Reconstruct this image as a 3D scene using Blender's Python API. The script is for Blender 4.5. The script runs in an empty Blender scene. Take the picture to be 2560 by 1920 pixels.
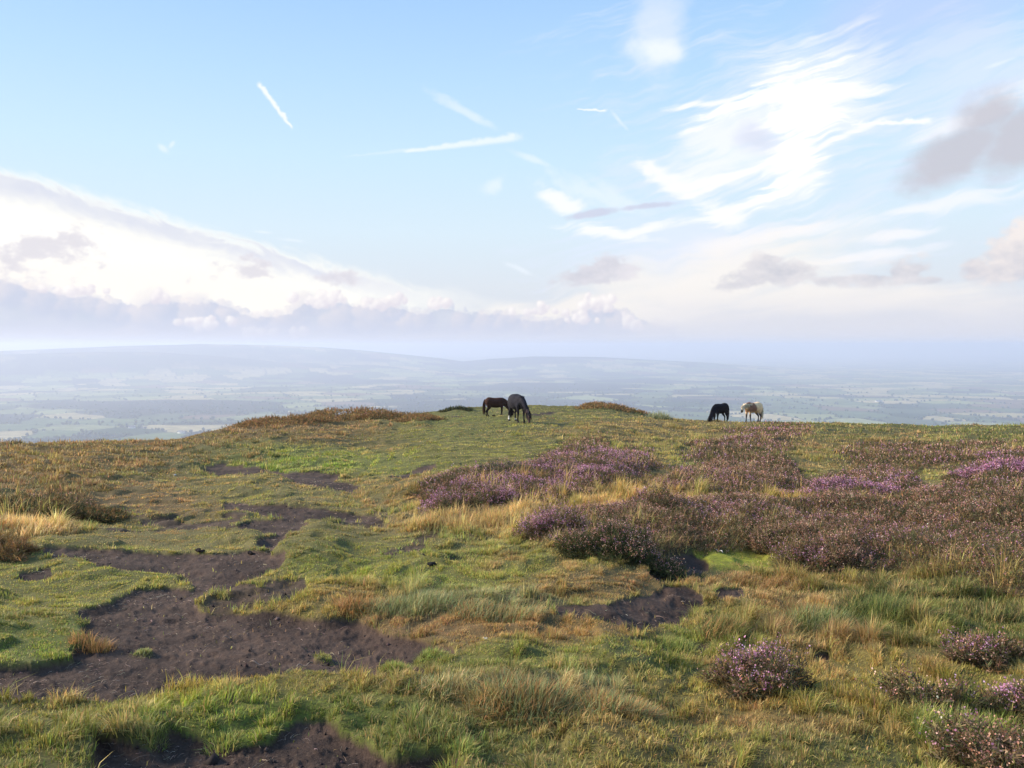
import bpy, bmesh, math, random
import numpy as np
from mathutils import Vector, Matrix
random.seed(4); RNG = np.random.default_rng(11)
scene = bpy.context.scene
COL = scene.collection

# ------------------------------------------------------------------ camera
F = 788.0                      # focal length in pixels of a 1024 wide frame
EYE = 1.6
PITCH = math.atan((384 - 345) / F)
cam_d = bpy.data.cameras.new('camera'); cam = bpy.data.objects.new('camera', cam_d); COL.objects.link(cam)
cam.location = (0, 0, EYE); cam.rotation_euler = (math.pi / 2 - PITCH, 0, 0)
cam_d.sensor_width = 36; cam_d.lens = 36 * F / 1024
cam_d.clip_start = 0.05; cam_d.clip_end = 300000
scene.camera = cam
S = 2212 / 1024.0              # survey sheet units per pixel (sheet is 2212 x 1659)

def sheet_dir(u, v):
    """direction for a place on the survey sheet"""
    x = (np.asarray(u, float) / S - 512) / F; z = (384 - np.asarray(v, float) / S) / F
    c, s = math.cos(PITCH), math.sin(PITCH)
    return x, c + z * s, z * c - s          # x, y, z

def azel(u, v):
    x, y, z = sheet_dir(u, v)
    return math.degrees(math.atan2(x, y)), math.degrees(math.atan2(z, math.hypot(x, y)))

def to_sheet(x, y, z):
    c, s = math.cos(PITCH), math.sin(PITCH)
    z = z - EYE
    f = np.maximum(y * c - z * s, 1e-3); up = y * s + z * c
    return (512 + F * x / f) * S, (384 - F * up / f) * S

# ------------------------------------------------------------------ helpers
def lin(c):
    c = np.asarray(c, float) / 255.0
    return np.where(c <= 0.04045, c / 12.92, ((c + 0.055) / 1.055) ** 2.4)

def _hash(ix, iy, seed):
    h = (ix.astype(np.int64) * 374761393 + iy.astype(np.int64) * 668265263 + seed * 974711) & 0xffffffff
    h = ((h ^ (h >> 13)) * 1274126177) & 0xffffffff
    h = ((h ^ (h >> 16)) * 2246822519) & 0xffffffff
    return ((h ^ (h >> 15)) & 0xffffff) / float(0xffffff)

def vnoise(x, y, seed=0):
    ix = np.floor(x); iy = np.floor(y); fx = x - ix; fy = y - iy
    fx = fx * fx * fx * (fx * (fx * 6 - 15) + 10); fy = fy * fy * fy * (fy * (fy * 6 - 15) + 10)
    a = _hash(ix, iy, seed); b = _hash(ix + 1, iy, seed); c = _hash(ix, iy + 1, seed); d = _hash(ix + 1, iy + 1, seed)
    return (a + (b - a) * fx) * (1 - fy) + (c + (d - c) * fx) * fy

def fbm(x, y, seed=0, octaves=4, gain=0.5):
    s = 0; a = 1; t = 0
    for o in range(octaves):
        s = s + a * vnoise(x * 2 ** o + o * 17.3, y * 2 ** o - o * 9.1, seed + o); t += a; a *= gain
    return s / t - 0.5           # about -0.5 .. 0.5

def smooth(a, b, x):
    t = np.clip((x - a) / (b - a), 0, 1); return t * t * (3 - 2 * t)

def mesh_obj(name, verts, faces_n, loops, mat=None, parent=None, attrs=None, smooth_shade=False):
    """verts (N,3); faces_n = verts per face (int or array); loops flat array of indices"""
    me = bpy.data.meshes.new(name)
    verts = np.ascontiguousarray(verts, np.float32); loops = np.ascontiguousarray(loops, np.int32).ravel()
    if np.isscalar(faces_n): cnt = np.full(len(loops) // faces_n, faces_n, np.int32)
    else: cnt = np.asarray(faces_n, np.int32)
    me.vertices.add(len(verts)); me.vertices.foreach_set('co', verts.ravel())
    me.loops.add(len(loops)); me.loops.foreach_set('vertex_index', loops)
    me.polygons.add(len(cnt))
    st = np.zeros(len(cnt), np.int32); st[1:] = np.cumsum(cnt)[:-1]
    me.polygons.foreach_set('loop_start', st)
    if smooth_shade: me.polygons.foreach_set('use_smooth', np.ones(len(cnt), bool))
    for k, v in (attrs or {}).items():
        v = np.ascontiguousarray(v, np.float32)
        if v.ndim == 2:
            at = me.attributes.new(k, 'FLOAT_VECTOR', 'POINT'); at.data.foreach_set('vector', v.ravel())
        else:
            at = me.attributes.new(k, 'FLOAT', 'POINT'); at.data.foreach_set('value', v)
    me.update(); me.validate()
    if mat: me.materials.append(mat)
    o = bpy.data.objects.new(name, me); COL.objects.link(o)
    if parent: o.parent = parent
    return o

def empty(name, loc, rotz=0, label=None, cat=None, group=None):
    o = bpy.data.objects.new(name, None); COL.objects.link(o)
    o.location = loc; o.rotation_euler = (0, 0, rotz); o.empty_display_size = 0.2
    return tag(o, label, cat, group)

def tag(o, label=None, cat=None, group=None, kind=None):
    if label: o['label'] = label
    if cat: o['category'] = cat
    if group: o['group'] = group
    if kind: o['kind'] = kind
    return o

# ------------------------------------------------------------------ materials
def new_mat(name):
    m = bpy.data.materials.new(name); m.use_nodes = True
    m.node_tree.nodes.clear()
    return m, m.node_tree

class Nodes:
    """tiny expression builder over a node tree"""
    def __init__(s, t): s.t = t
    def node(s, typ, **kw):
        n = s.t.nodes.new(typ)
        for k, v in kw.items(): setattr(n, k, v)
        return n
    def put(s, sock, v):
        if isinstance(v, bpy.types.NodeSocket): s.t.links.new(v, sock)
        elif v is not None:
            if hasattr(sock.default_value, '__len__') and not hasattr(v, '__len__'): v = (v,) * len(sock.default_value)
            if hasattr(sock.default_value, '__len__') and len(sock.default_value) == 4 and len(v) == 3: v = tuple(v) + (1,)
            sock.default_value = v
    def m(s, op, a, b=None, c=None, clamp=False):
        n = s.node('ShaderNodeMath', operation=op, use_clamp=clamp)
        s.put(n.inputs[0], a); s.put(n.inputs[1], b); s.put(n.inputs[2], c)
        return n.outputs[0]
    def add(s, a, b): return s.m('ADD', a, b)
    def sub(s, a, b): return s.m('SUBTRACT', a, b)
    def mul(s, a, b): return s.m('MULTIPLY', a, b)
    def mad(s, a, b, c): return s.m('MULTIPLY_ADD', a, b, c)
    def xyz(s, x, y, z):
        n = s.node('ShaderNodeCombineXYZ')
        for i, v in enumerate((x, y, z)): s.put(n.inputs[i], v)
        return n.outputs[0]
    def step(s, v, lo, hi, to0=0.0, to1=1.0):
        n = s.node('ShaderNodeMapRange', interpolation_type='SMOOTHSTEP')
        s.put(n.inputs[0], v); s.put(n.inputs[1], lo); s.put(n.inputs[2], hi); s.put(n.inputs[3], to0); s.put(n.inputs[4], to1)
        return n.outputs[0]
    def noise(s, vec, scale=1.0, detail=4, rough=0.55, out=0, dist=0.0, dim='3D'):
        n = s.node('ShaderNodeTexNoise', noise_dimensions=dim); s.put(n.inputs['Vector'], vec)
        n.inputs['Scale'].default_value = scale; n.inputs['Detail'].default_value = detail
        n.inputs['Roughness'].default_value = rough; n.inputs['Distortion'].default_value = dist
        return n.outputs[out]
    def mix(s, f, a, b, blend='MIX'):
        n = s.node('ShaderNodeMix', data_type='RGBA', blend_type=blend)
        s.put(n.inputs[0], f); s.put(n.inputs[6], a); s.put(n.inputs[7], b)
        return n.outputs[2]
    def attr(s, name, out='Color'):
        n = s.node('ShaderNodeAttribute'); n.attribute_name = name
        return n.outputs[out]

def leaf_material(name, rough=0.6, trans=0.3, gain=1.0):
    """thin plant matter: colour from the mesh, part of the light goes through"""
    m, t = new_mat(name); N = Nodes(t)
    c = N.attr('tint')
    if gain != 1.0: c = N.mix(1.0, c, (gain, gain, gain), 'MULTIPLY')
    d = N.node('ShaderNodeBsdfPrincipled'); N.put(d.inputs['Base Color'], c); d.inputs['Roughness'].default_value = rough
    d.inputs['Specular IOR Level'].default_value = 0.25
    tr = N.node('ShaderNodeBsdfTranslucent'); N.put(tr.inputs[0], c)
    mx = N.node('ShaderNodeMixShader'); mx.inputs[0].default_value = trans
    t.links.new(d.outputs[0], mx.inputs[1]); t.links.new(tr.outputs[0], mx.inputs[2])
    o = N.node('ShaderNodeOutputMaterial'); t.links.new(mx.outputs[0], o.inputs[0])
    return m

M_GRASS = leaf_material('grass_blades', 0.6, 0.42, 1.75)
M_HEATHER = leaf_material('heather_sprigs', 0.75, 0.3, 1.25)
M_FLOWER = leaf_material('heather_flowers', 0.7, 0.4, 1.25)

def plain_material(name, col, rough=0.7, vary=0.25, scale=20, bump=0.0, attr=None, spec=0.3):
    m, t = new_mat(name); N = Nodes(t)
    g = N.node('ShaderNodeNewGeometry') if False else None
    tc = N.node('ShaderNodeTexCoord')
    n = N.noise(tc.outputs['Object'], scale, 5, 0.6)
    base = N.attr(attr) if attr else tuple(col)
    f = N.step(n, 0.25, 0.75, 1 - vary, 1 + vary)
    fc = N.node('ShaderNodeCombineColor')
    for i in range(3): N.put(fc.inputs[i], f)
    c = N.mix(1.0, base, fc.outputs[0], 'MULTIPLY')
    d = N.node('ShaderNodeBsdfPrincipled'); N.put(d.inputs['Base Color'], c); d.inputs['Roughness'].default_value = rough
    d.inputs['Specular IOR Level'].default_value = spec
    if bump:
        b = N.node('ShaderNodeBump'); b.inputs['Strength'].default_value = bump; b.inputs['Distance'].default_value = 0.02
        N.put(b.inputs['Height'], n); t.links.new(b.outputs[0], d.inputs['Normal'])
    o = N.node('ShaderNodeOutputMaterial'); t.links.new(d.outputs[0], o.inputs[0])
    return m

# ------------------------------------------------------------------ survey sheet: what grows where
RW, RH = 1106, 830
_yy, _xx = np.mgrid[0:RH, 0:RW]; _xx = _xx * 2.0 + 1; _yy = _yy * 2.0 + 1

def raster(polys, blur=1.0):
    out = np.zeros((RH, RW), np.float32)
    for P in polys:
        P = np.array(P, float); x0, y0 = P.min(0); x1, y1 = P.max(0)
        r0, r1 = max(int(y0 // 2) - 1, 0), min(int(y1 // 2) + 2, RH); c0, c1 = max(int(x0 // 2) - 1, 0), min(int(x1 // 2) + 2, RW)
        X = _xx[r0:r1, c0:c1]; Y = _yy[r0:r1, c0:c1]; ins = np.zeros(X.shape, bool)
        for i in range(len(P)):
            ax, ay = P[i - 1]; bx, by = P[i]
            if ay == by: continue
            ins ^= ((ay > Y) != (by > Y)) & (X < (bx - ax) * (Y - ay) / (by - ay) + ax)
        out[r0:r1, c0:c1] = np.maximum(out[r0:r1, c0:c1], ins)
    r = max(1, int(blur * 2)); k = np.exp(-0.5 * (np.arange(-r, r + 1) / blur) ** 2); k /= k.sum()
    for ax in (0, 1):
        pad = [(0, 0), (0, 0)]; pad[ax] = (r, r); p = np.pad(out, pad, mode='edge')
        out = sum(w * np.take(p, np.arange(i, i + out.shape[ax]), axis=ax) for i, w in enumerate(k))
    return out.astype(np.float32)

def splats(lst, xx, yy):
    """list of (x, y, rx, ry, value) -> smooth weighted field"""
    num = 0; den = 0
    for (x, y, rx, ry, val) in lst:
        w = np.exp(-((xx - x) / rx) ** 2 - ((yy - y) / ry) ** 2)
        num = num + w[..., None] * np.asarray(val, float); den = den + w
    return num, den

PEAT = [
 [(0,1437),(80,1434),(130,1423),(155,1412),(162,1392),(200,1376),(218,1352),(185,1338),(205,1322),(150,1312),(230,1300),(285,1270),(355,1262),(412,1268),(425,1245),(372,1243),(432,1228),
  (325,1222),(215,1214),(178,1198),(95,1192),(90,1185),(200,1184),(290,1192),(370,1199),(450,1199),(530,1190),(575,1192),(592,1203),(618,1203),(604,1222),(545,1240),(490,1256),(436,1276),(405,1290),(420,1309),
  (520,1311),(600,1311),(700,1330),(760,1334),(850,1358),(990,1380),(935,1388),(905,1395),(940,1410),(905,1440),(872,1461),(800,1459),(740,1451),(650,1448),(560,1449),(480,1456),(400,1470),(300,1486),(200,1493),(100,1498),(0,1506)],
 [(40,1231),(110,1220),(122,1232),(60,1238)],
 [(556,1162),(622,1152),(612,1176),(582,1184)],
 [(505,1136),(540,1121),(640,1117),(664,1124),(652,1146),(600,1146)],
 [(455,1086),(520,1082),(560,1091),(700,1096),(750,1106),(832,1112),(800,1123),(690,1117),(620,1112),(580,1108),(520,1096)],
 [(430,1014),(480,1002),(560,1007),(620,1013),(690,1015),(745,1024),(722,1034),(782,1050),(762,1060),(700,1046),(650,1042),(600,1027),(550,1019),(480,1021)],
 [(835,1031),(900,1010),(948,997),(938,1008),(890,1023),(858,1035)],
 [(205,1634),(214,1606),(270,1610),(330,1618),(368,1588),(440,1590),(490,1606),(540,1598),(592,1590),(636,1557),(700,1556),(742,1582),(800,1598),(850,1630),(900,1628),(1000,1626),(1010,1670),(195,1670)],
 [(1165,1302),(1290,1300),(1340,1285),(1400,1275),(1420,1261),(1480,1268),(1534,1290),(1512,1306),(1470,1325),(1400,1345),(1350,1352),(1338,1338),(1275,1328)],
 [(1350,1380),(1400,1365),(1480,1374),(1560,1380),(1500,1396),(1400,1394)],
 [(1520,1276),(1600,1269),(1624,1284),(1560,1291)],
 [(1395,1234),(1440,1206),(1500,1196),(1532,1214),(1502,1244),(1430,1251)],
 [(1138,896),(1196,890),(1204,895),(1150,901)],
 [(965,899),(1000,897),(1010,901),(975,903)],
 [(1740,1403),(1800,1398),(1810,1406),(1760,1412)],[(1840,1345),(1890,1340),(1900,1352),(1850,1356)]]
ISLET = [[(285,1394),(312,1386),(330,1392),(322,1398),(292,1399)],[(680,1402),(705,1394),(728,1398),(722,1405),(686,1407)],
 [(815,1440),(845,1414),(890,1418),(886,1442),(848,1448)],[(896,1412),(920,1390),(960,1394),(955,1412),(915,1418)]]
HEATH = [
 [(905,1060),(955,1042),(1000,1022),(1060,1012),(1130,1006),(1200,996),(1300,986),(1380,986),(1425,1000),(1405,1022),(1350,1042),(1290,1066),(1230,1086),(1170,1100),(1120,1104),(1040,1110),(955,1112),(922,1086)],
 [(1100,1152),(1160,1122),(1220,1112),(1300,1106),(1400,1100),(1480,1096),(1560,1086),(1640,1086),(1720,1096),(1800,1082),(1900,1086),(2000,1066),(2100,1052),(2212,1040),(2260,1040),(2260,1310),(2150,1290),(2050,1262),
  (1950,1242),(1880,1216),(1800,1228),(1720,1222),(1690,1210),(1650,1190),(1560,1192),(1480,1204),(1400,1215),(1330,1206),(1220,1190),(1140,1168)],
 [(1380,1062),(1450,1032),(1540,1006),(1640,1000),(1705,1000),(1722,1030),(1740,1052),(1680,1076),(1600,1080),(1500,1076)],
 [(1720,1062),(1760,1040),(1850,1026),(1950,1020),(1995,1046),(1960,1068),(1850,1076),(1770,1076)],
 [(2070,1028),(2150,1008),(2260,1008),(2260,1052),(2130,1042)],
 [(1440,1000),(1500,972),(1600,944),(1700,930),(1760,945),(1722,966),(1640,986),(1540,1001)],
 [(1780,990),(1900,976),(2100,976),(2260,984),(2260,1003),(2000,1012),(1850,1008)],
 [(1180,990),(1240,968),(1300,966),(1330,975),(1300,984),(1220,992)],
 [(0,1092),(60,1081),(170,1075),(222,1086),(180,1106),(100,1125),(-40,1122),(-40,1092)],
 [(-40,1165),(10,1168),(45,1182),(64,1196),(-40,1204)]]
BROWN = [[(-40,957),(250,952),(370,950),(540,915),(680,900),(770,894),(830,896),(852,930),(842,946),(760,961),(600,972),(550,986),(440,1009),(330,1032),(260,1062),(180,1086),(-40,1092)],
 [(875,925),(890,910),(925,910),(935,930),(900,938)],
 [(1230,925),(1330,905),(1500,908),(1700,912),(1700,930),(1500,960),(1380,960),(1280,950)],
 [(1440,915),(2260,912),(2260,1010),(1700,1010),(1440,985)]]
GOLD = [[(850,1122),(960,1112),(1080,1106),(1180,1097),(1280,1072),(1380,1052),(1480,1076),(1620,1080),(1560,1088),(1400,1101),(1250,1108),(1160,1121),(1090,1150),(1000,1152),(880,1148)],
 [(-40,1118),(100,1112),(150,1122),(140,1150),(40,1160),(-40,1160)],
 [(1700,1078),(1900,1075),(2000,1064),(1980,1082),(1900,1092),(1760,1094)]]
MOSS = [[(1490,1196),(1560,1190),(1640,1196),(1680,1206),(1650,1224),(1560,1228),(1500,1214)]]
def reach(v):
    """metres to sheet rows: how much of the ground one metre of height hides at sheet row v"""
    return F * S / np.clip(1261.0 / np.maximum(v / S - 386, 6), 3, 50) / 2
def spread_rows(R, metres, grow=True):
    """bare ground reaches nearer than it shows behind the grass before it; plants stand nearer than their tops show"""
    k = reach(np.arange(RH) * 2.0) * metres; out = R.copy()
    for s_ in range(1, int(k.max()) + 1):
        sh = np.roll(R, s_, 0); sh[:s_] = R[:1]
        o = np.maximum(out, sh) if grow else np.minimum(out, sh)
        out = np.where((k >= s_)[:, None], o, out)
    return out
R_PEAT = np.clip(spread_rows(raster(PEAT[:8] + PEAT[11:14], 1.2), .045) - raster(ISLET, 1.0), 0, 1); R_THIN = spread_rows(raster(PEAT[8:11] + PEAT[14:], 2.0), .02)
_h = spread_rows(raster(HEATH, 1), .055, False)
def soften(R, b):
    k = np.exp(-.5 * (np.arange(-2 * b, 2 * b + 1) / b) ** 2); k /= k.sum()
    for ax in (0, 1):
        pad = [(0, 0), (0, 0)]; pad[ax] = (2 * b, 2 * b); p = np.pad(R, pad, mode='edge'); R = sum(w * np.take(p, np.arange(i, i + (RH, RW)[ax]), axis=ax) for i, w in enumerate(k))
    return R
R_CAN = soften(_h, 9); R_PITS = soften(R_PEAT, 5)
R_HEATH, R_BROWN, R_GOLD, R_MOSS = soften(_h, 3), raster(BROWN, 4), raster(GOLD, 4), raster(MOSS, 2.5)

G_GREEN, G_OCHRE, G_BROWN, G_RED, G_BLUE, G_DARK, G_OLIVE = (124,124,58), (152,130,70), (130,104,68), (140,108,76), (116,117,82), (92,90,54), (130,122,70)
TURF = [(120,1260,230,50,G_GREEN),(60,1300,90,30,(140,132,66)),(150,1370,160,40,(110,126,44)),(300,1160,250,25,G_OLIVE),(520,1060,200,20,G_OLIVE),(320,1085,120,25,G_BROWN),(650,995,220,16,(116,130,54)),(950,920,220,25,(116,122,54)),
 (1000,980,250,20,(128,124,60)),(560,1280,140,35,G_OCHRE),(800,1240,180,25,(120,128,54)),(950,1210,200,25,G_GREEN),(700,1300,150,20,(146,128,60)),(960,1300,190,26,G_BLUE),(780,1290,60,30,(138,112,70)),(920,1345,120,22,G_RED),
 (1100,1350,220,30,(142,110,66)),(1280,1260,120,20,(132,108,66)),(1050,1160,150,20,(132,126,72)),(1150,1420,200,30,(118,122,54)),(650,1490,260,30,(152,134,58)),(600,1560,300,40,(112,130,44)),(120,1540,180,50,(126,118,52)),(60,1620,120,50,(108,110,46)),
 (950,1590,200,50,(112,122,48)),(1150,1500,170,40,(120,114,78)),(1230,1490,90,22,(112,122,86)),(1100,1545,150,25,(112,94,56)),(1350,1560,140,40,(132,112,62)),(1500,1500,120,40,(134,122,60)),(1800,1500,200,50,(144,124,58)),(1650,1600,260,60,(132,106,60)),
 (1950,1460,160,30,(146,130,64)),(2050,1560,140,60,(102,114,46)),(1250,1640,200,40,(128,120,60)),(1850,1640,200,30,(112,116,50)),(1480,1420,120,26,(116,118,52)),(1700,1330,140,40,(116,112,58)),(1900,1320,160,40,(92,100,48)),(2120,1350,160,40,(82,94,44)),
 (1650,1260,130,20,(142,126,70)),(1850,1260,120,15,(134,112,62)),(1500,1360,60,12,(124,134,58)),(1400,930,250,18,(130,112,66)),(1800,935,200,14,(104,106,58)),(2050,945,200,20,(96,100,54)),(1900,960,200,18,(110,100,58)),(1540,1000,60,10,(112,130,60)),
 (1250,890,120,14,(112,112,52)),(420,935,200,15,(124,98,58)),(700,930,150,18,(128,94,56)),(120,980,200,25,(126,100,58)),(60,1030,160,25,(140,106,56)),(330,990,150,14,(108,98,56)),(300,1010,80,14,(92,92,50)),(60,1065,80,14,(96,96,46)),(750,960,90,8,(92,82,48)),
 (1300,1075,250,22,(168,134,76)),(1000,1130,140,18,(160,134,86)),(60,1135,110,18,(170,142,88)),(1850,1085,150,10,(156,128,66)),(1330,1000,90,16,(142,116,70))]
HGT = [(120,1260,230,60,.03),(150,1370,160,45,.04),(600,1150,400,60,.03),(950,940,260,45,.035),(800,1220,260,45,.035),(560,1290,160,30,.055),(960,1290,190,26,.13),(780,1290,60,30,.09),(920,1350,200,25,.05),(650,1500,330,40,.055),(600,1560,260,40,.065),
 (120,1560,200,70,.085),(1170,1500,190,40,.10),(1050,1600,250,60,.08),(1150,1430,200,25,.045),(1500,1500,200,60,.055),(1700,1590,300,70,.075),(1950,1470,200,40,.07),(2050,1560,160,60,.12),(1900,1320,260,50,.17),(1650,1270,120,20,.13),(1700,1340,120,30,.13),(1450,1300,160,70,.04),
 (1480,1420,120,26,.07),(1300,1075,250,22,.24),(1000,1130,140,20,.20),(60,1135,100,18,.22),(300,980,350,30,.12),(650,930,220,25,.11),(1800,950,420,35,.16),(1850,1085,150,12,.2),(1300,930,160,20,.12),(1100,1165,150,18,.11)]
_n, _d = splats([(a, b, c, d, lin(v)) for a, b, c, d, v in TURF], _xx, _yy)
R_COL = ((_n + 0.06 * lin(G_OLIVE)) / (_d + 0.06)[..., None]).astype(np.float32)
_n, _d = splats([(a, b, c, d, [v]) for a, b, c, d, v in HGT], _xx, _yy)
R_HGT = ((_n[..., 0] + 0.08 * 0.06) / (_d + 0.08)).astype(np.float32)
# heather: share of fresh purple flowers, share of faded pink-brown heads
PURPLE = [(1190,1040,190,30,.75),(1330,1000,100,16,.6),(1290,1055,60,14,.95),(960,1095,40,12,1),(1050,1085,40,12,.9),(1000,1050,80,18,.55),(1210,1140,70,25,.85),(1400,1115,60,16,.7),(1300,1165,120,25,.2),(1840,1055,110,18,.8),(2150,1022,90,14,.95),(1930,1180,80,30,.35),
 (1700,1160,150,30,.25),(1600,1130,100,20,.3),(2100,1150,150,80,.15),(1560,1040,140,20,.3),(1780,1210,60,20,.5),(1620,950,160,18,.3),(1900,990,200,12,.15),(80,1100,150,20,.02),(2040,1500,80,40,.3)]
FADED = [(1400,1140,160,30,.8),(1650,1110,150,25,.7),(1900,1150,200,60,.8),(2120,1180,150,80,.75),(1560,1050,150,25,.7),(1150,1040,200,30,.35),(1620,955,180,25,.35),(1900,990,250,15,.3),(2100,1100,150,40,.7),(1300,1190,150,18,.35),(1780,1200,120,25,.5),(80,1100,150,20,.08),(2040,1500,80,40,.35)]
_n, _d = splats([(a, b, c, d, [v]) for a, b, c, d, v in PURPLE], _xx, _yy); R_PUR = (_n[..., 0] / (_d + 0.15)).astype(np.float32)
_n, _d = splats([(a, b, c, d, [v]) for a, b, c, d, v in FADED], _xx, _yy); R_FAD = ((_n[..., 0] + .05) / (_d + 0.15)).astype(np.float32)

def look(R, u, v):
    x = np.clip(u / 2 - 0.5, 0, RW - 1.001); y = np.clip(v / 2 - 0.5, 0, RH - 1.001)
    ix = x.astype(int); iy = y.astype(int); fx = x - ix; fy = y - iy
    if R.ndim == 3: fx = fx[..., None]; fy = fy[..., None]
    return (R[iy, ix] * (1 - fx) + R[iy, ix + 1] * fx) * (1 - fy) + (R[iy + 1, ix] * (1 - fx) + R[iy + 1, ix + 1] * fx) * fy

# ------------------------------------------------------------------ hilltop shape
_su = [-300, 0, 250, 370, 540, 680, 770, 830, 1000, 1140, 1250, 1310, 1400, 1500, 1650, 1800, 2000, 2212, 2500]
_sv = [975, 975, 970, 964, 932, 917, 915, 905, 885, 877, 881, 884, 901, 915, 916, 921, 928, 927, 927]
_sd = [23, 24, 25, 27, 33, 37, 40, 42, 47, 51, 51, 50, 48, 48, 48.5, 48, 46, 44, 42]
_caz, _cd, _cz = [], [], []
for u, v, d in zip(_su, _sv, _sd):
    x, y, z = sheet_dir(u, v); h = math.hypot(x, y)
    _caz.append(math.atan2(x, y)); _cd.append(d); _cz.append(EYE + d * z / h)
_caz = [-math.pi, -1.5, -1.0] + _caz + [1.0, 1.5, math.pi]; _cd = [60, 50, 30] + _cd + [50, 60, 60]; _cz = [1.0, -1, -1.5] + _cz + [-2.5, -1, 1.0]
_ta = np.linspace(-math.pi, math.pi, 1441); _tz = np.interp(_ta, _caz, _cz); _td = np.interp(_ta, _caz, _cd)
_k = np.hanning(9); _k /= _k.sum()
_tz = np.convolve(np.pad(_tz, 4, mode='edge'), _k, 'valid'); _td = np.convolve(np.pad(_td, 4, mode='edge'), _k, 'valid')

def base_z(x, y):
    az = np.arctan2(x, y); d = np.hypot(x, y)
    zc = np.interp(az, _ta, _tz); dc = np.interp(az, _ta, _td)
    p = 0.85
    zin = zc * (np.minimum(d, dc) / dc) ** p
    e = np.maximum(d - dc, 0); sl = zc * p / dc
    e1 = np.maximum((sl + 0.42) / 0.03, 0.1)
    ec = np.minimum(e, e1)
    return np.maximum(zin + sl * ec - 0.015 * ec ** 2 - 0.42 * np.maximum(e - e1, 0), -320)

def survey(x, y):
    """cover of the ground at world x, y"""
    az = np.arctan2(x, y); d = np.hypot(x, y); dc = np.interp(az, _ta, _td)
    s = np.minimum(d, dc * 0.995) / np.maximum(d, 1e-6)
    xw = x * s; yw = y * s
    k = np.clip(d / 12, 0.5, 2.2)
    xw2 = xw + k * (0.16 * fbm(x * 2.2, y * 2.2, 3, 3) + 0.10 * fbm(x * 6, y * 6, 4, 2) + 0.035 * fbm(x * 16, y * 16, 5, 2)); yw2 = yw + k * (0.20 * fbm(x * 2.0, y * 2.0, 7, 3) + 0.10 * fbm(x * 5.5, y * 5.5, 6, 2) + 0.035 * fbm(x * 16, y * 16, 8, 2))
    u, v = to_sheet(xw2, yw2, base_z(xw2, yw2))
    f = dict(u=u, v=v, d=d)
    f['peat'] = smooth(0.35, 0.65, look(R_PEAT, u, v))
    f['peat'] = np.maximum(f['peat'], smooth(.38, .62, look(R_THIN, u, v) * .92 + .9 * fbm(x * 3.6, y * 2.6, 23, 4) - .06) * smooth(.05, .3, look(R_THIN, u, v)))
    f['pit'] = smooth(.1, .95, look(R_PITS, u, v)) * ((y > 0.5) & (np.abs(az) < 0.75))
    f['heath'] = look(R_HEATH, u, v) * (1 - f['peat']); f['brown'] = look(R_BROWN, u, v); f['gold'] = look(R_GOLD, u, v); f['moss'] = look(R_MOSS, u, v)
    f['inside'] = ((y > 0.5) & (np.abs(az) < 0.75)).astype(float)
    for k_ in ('peat', 'heath', 'moss'): f[k_] = f[k_] * f['inside']
    # small worn spots in the short turf
    w = fbm(x * 1.1, y * 0.9, 21, 4)
    worn = smooth(0.17, 0.22, w) * smooth(1080, 1120, v) * (1 - smooth(900, 1100, u)) * (1 - f['heath'])
    f['peat'] = np.maximum(f['peat'], worn * 0.9 * f['inside'])
    return f

def canopy(x, y, f):
    """height of the heather above the soil"""
    b = fbm(x * 0.9, y * 0.9, 31, 3) + 0.5; c = fbm(x * 3.1, y * 3.1, 37, 3) + 0.5
    return smooth(0.2, 0.95, look(R_CAN, f['u'], f['v'])) * f['inside'] * (0.03 + 0.15 * b + 0.15 * c) * (1 + .45 * smooth(1650, 1900, f['u']) * smooth(1070, 1120, f['v'])) * (1 - 0.5 * smooth(1010, 960, f['v']))

def ground_z(x, y, f=None, fine=True):
    x = np.asarray(x, float); y = np.asarray(y, float)
    if f is None: f = survey(x, y)
    z = base_z(x, y)
    d = f['d']; near = 1 - smooth(70, 140, d)
    bump = 0.16 * fbm(x * 0.35, y * 0.35, 41, 3) + 0.09 * fbm(x * 1.4, y * 1.4, 43, 3) * (1 - 0.6 * f['peat'])
    hum = smooth(-0.02, 0.2, fbm(x * 2.6, y * 2.2, 45, 2)) * 0.045 * (1 - f['pit'])
    br = f['brown'] * (0.10 + 0.20 * fbm(x * 0.8, y * 0.8, 47, 3))
    z = z + near * (bump + hum + br)
    edge = f['peat']
    z = z - near * (.022 * edge + f['pit'] * (0.030 + 0.02 * fbm(x * 3, y * 3, 51, 2)))
    if fine:
        z = z + near * edge * (0.022 * fbm(x * 4, y * 4, 53, 5) + 0.011 * smooth(0.05, .25, fbm(x * 22, y * 22, 57, 3)) - .010 * smooth(.12, .25, fbm(x * 6, y * 6, 58, 2))) + near * (1 - edge) * 0.012 * fbm(x * 12, y * 12, 55, 2)
    z = z + near * 0.40 * canopy(x, y, f)
    # individual hummocks near the skyline
    for (hx, hy, r, h) in MOUNDS:
        z = z + h * np.exp(-((x - hx) ** 2 + ((y - hy) * 0.7) ** 2) / r ** 2)
    return z

def on_ground(u, v, d=None):
    """world x, y of a place of the survey sheet (marching along the sight line to the smooth hill)"""
    dx, dy, dz = [float(q) for q in sheet_dir(u, v)]; h = math.hypot(dx, dy)
    if d is not None: return dx / h * d, dy / h * d
    t = np.linspace(1.5, 52, 4000)
    z = EYE + dz / h * t; g = base_z(dx / h * t, dy / h * t)
    i = np.argmax(z <= g) if (z <= g).any() else np.argmin(z - g)
    return dx / h * t[i], dy / h * t[i]

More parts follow.
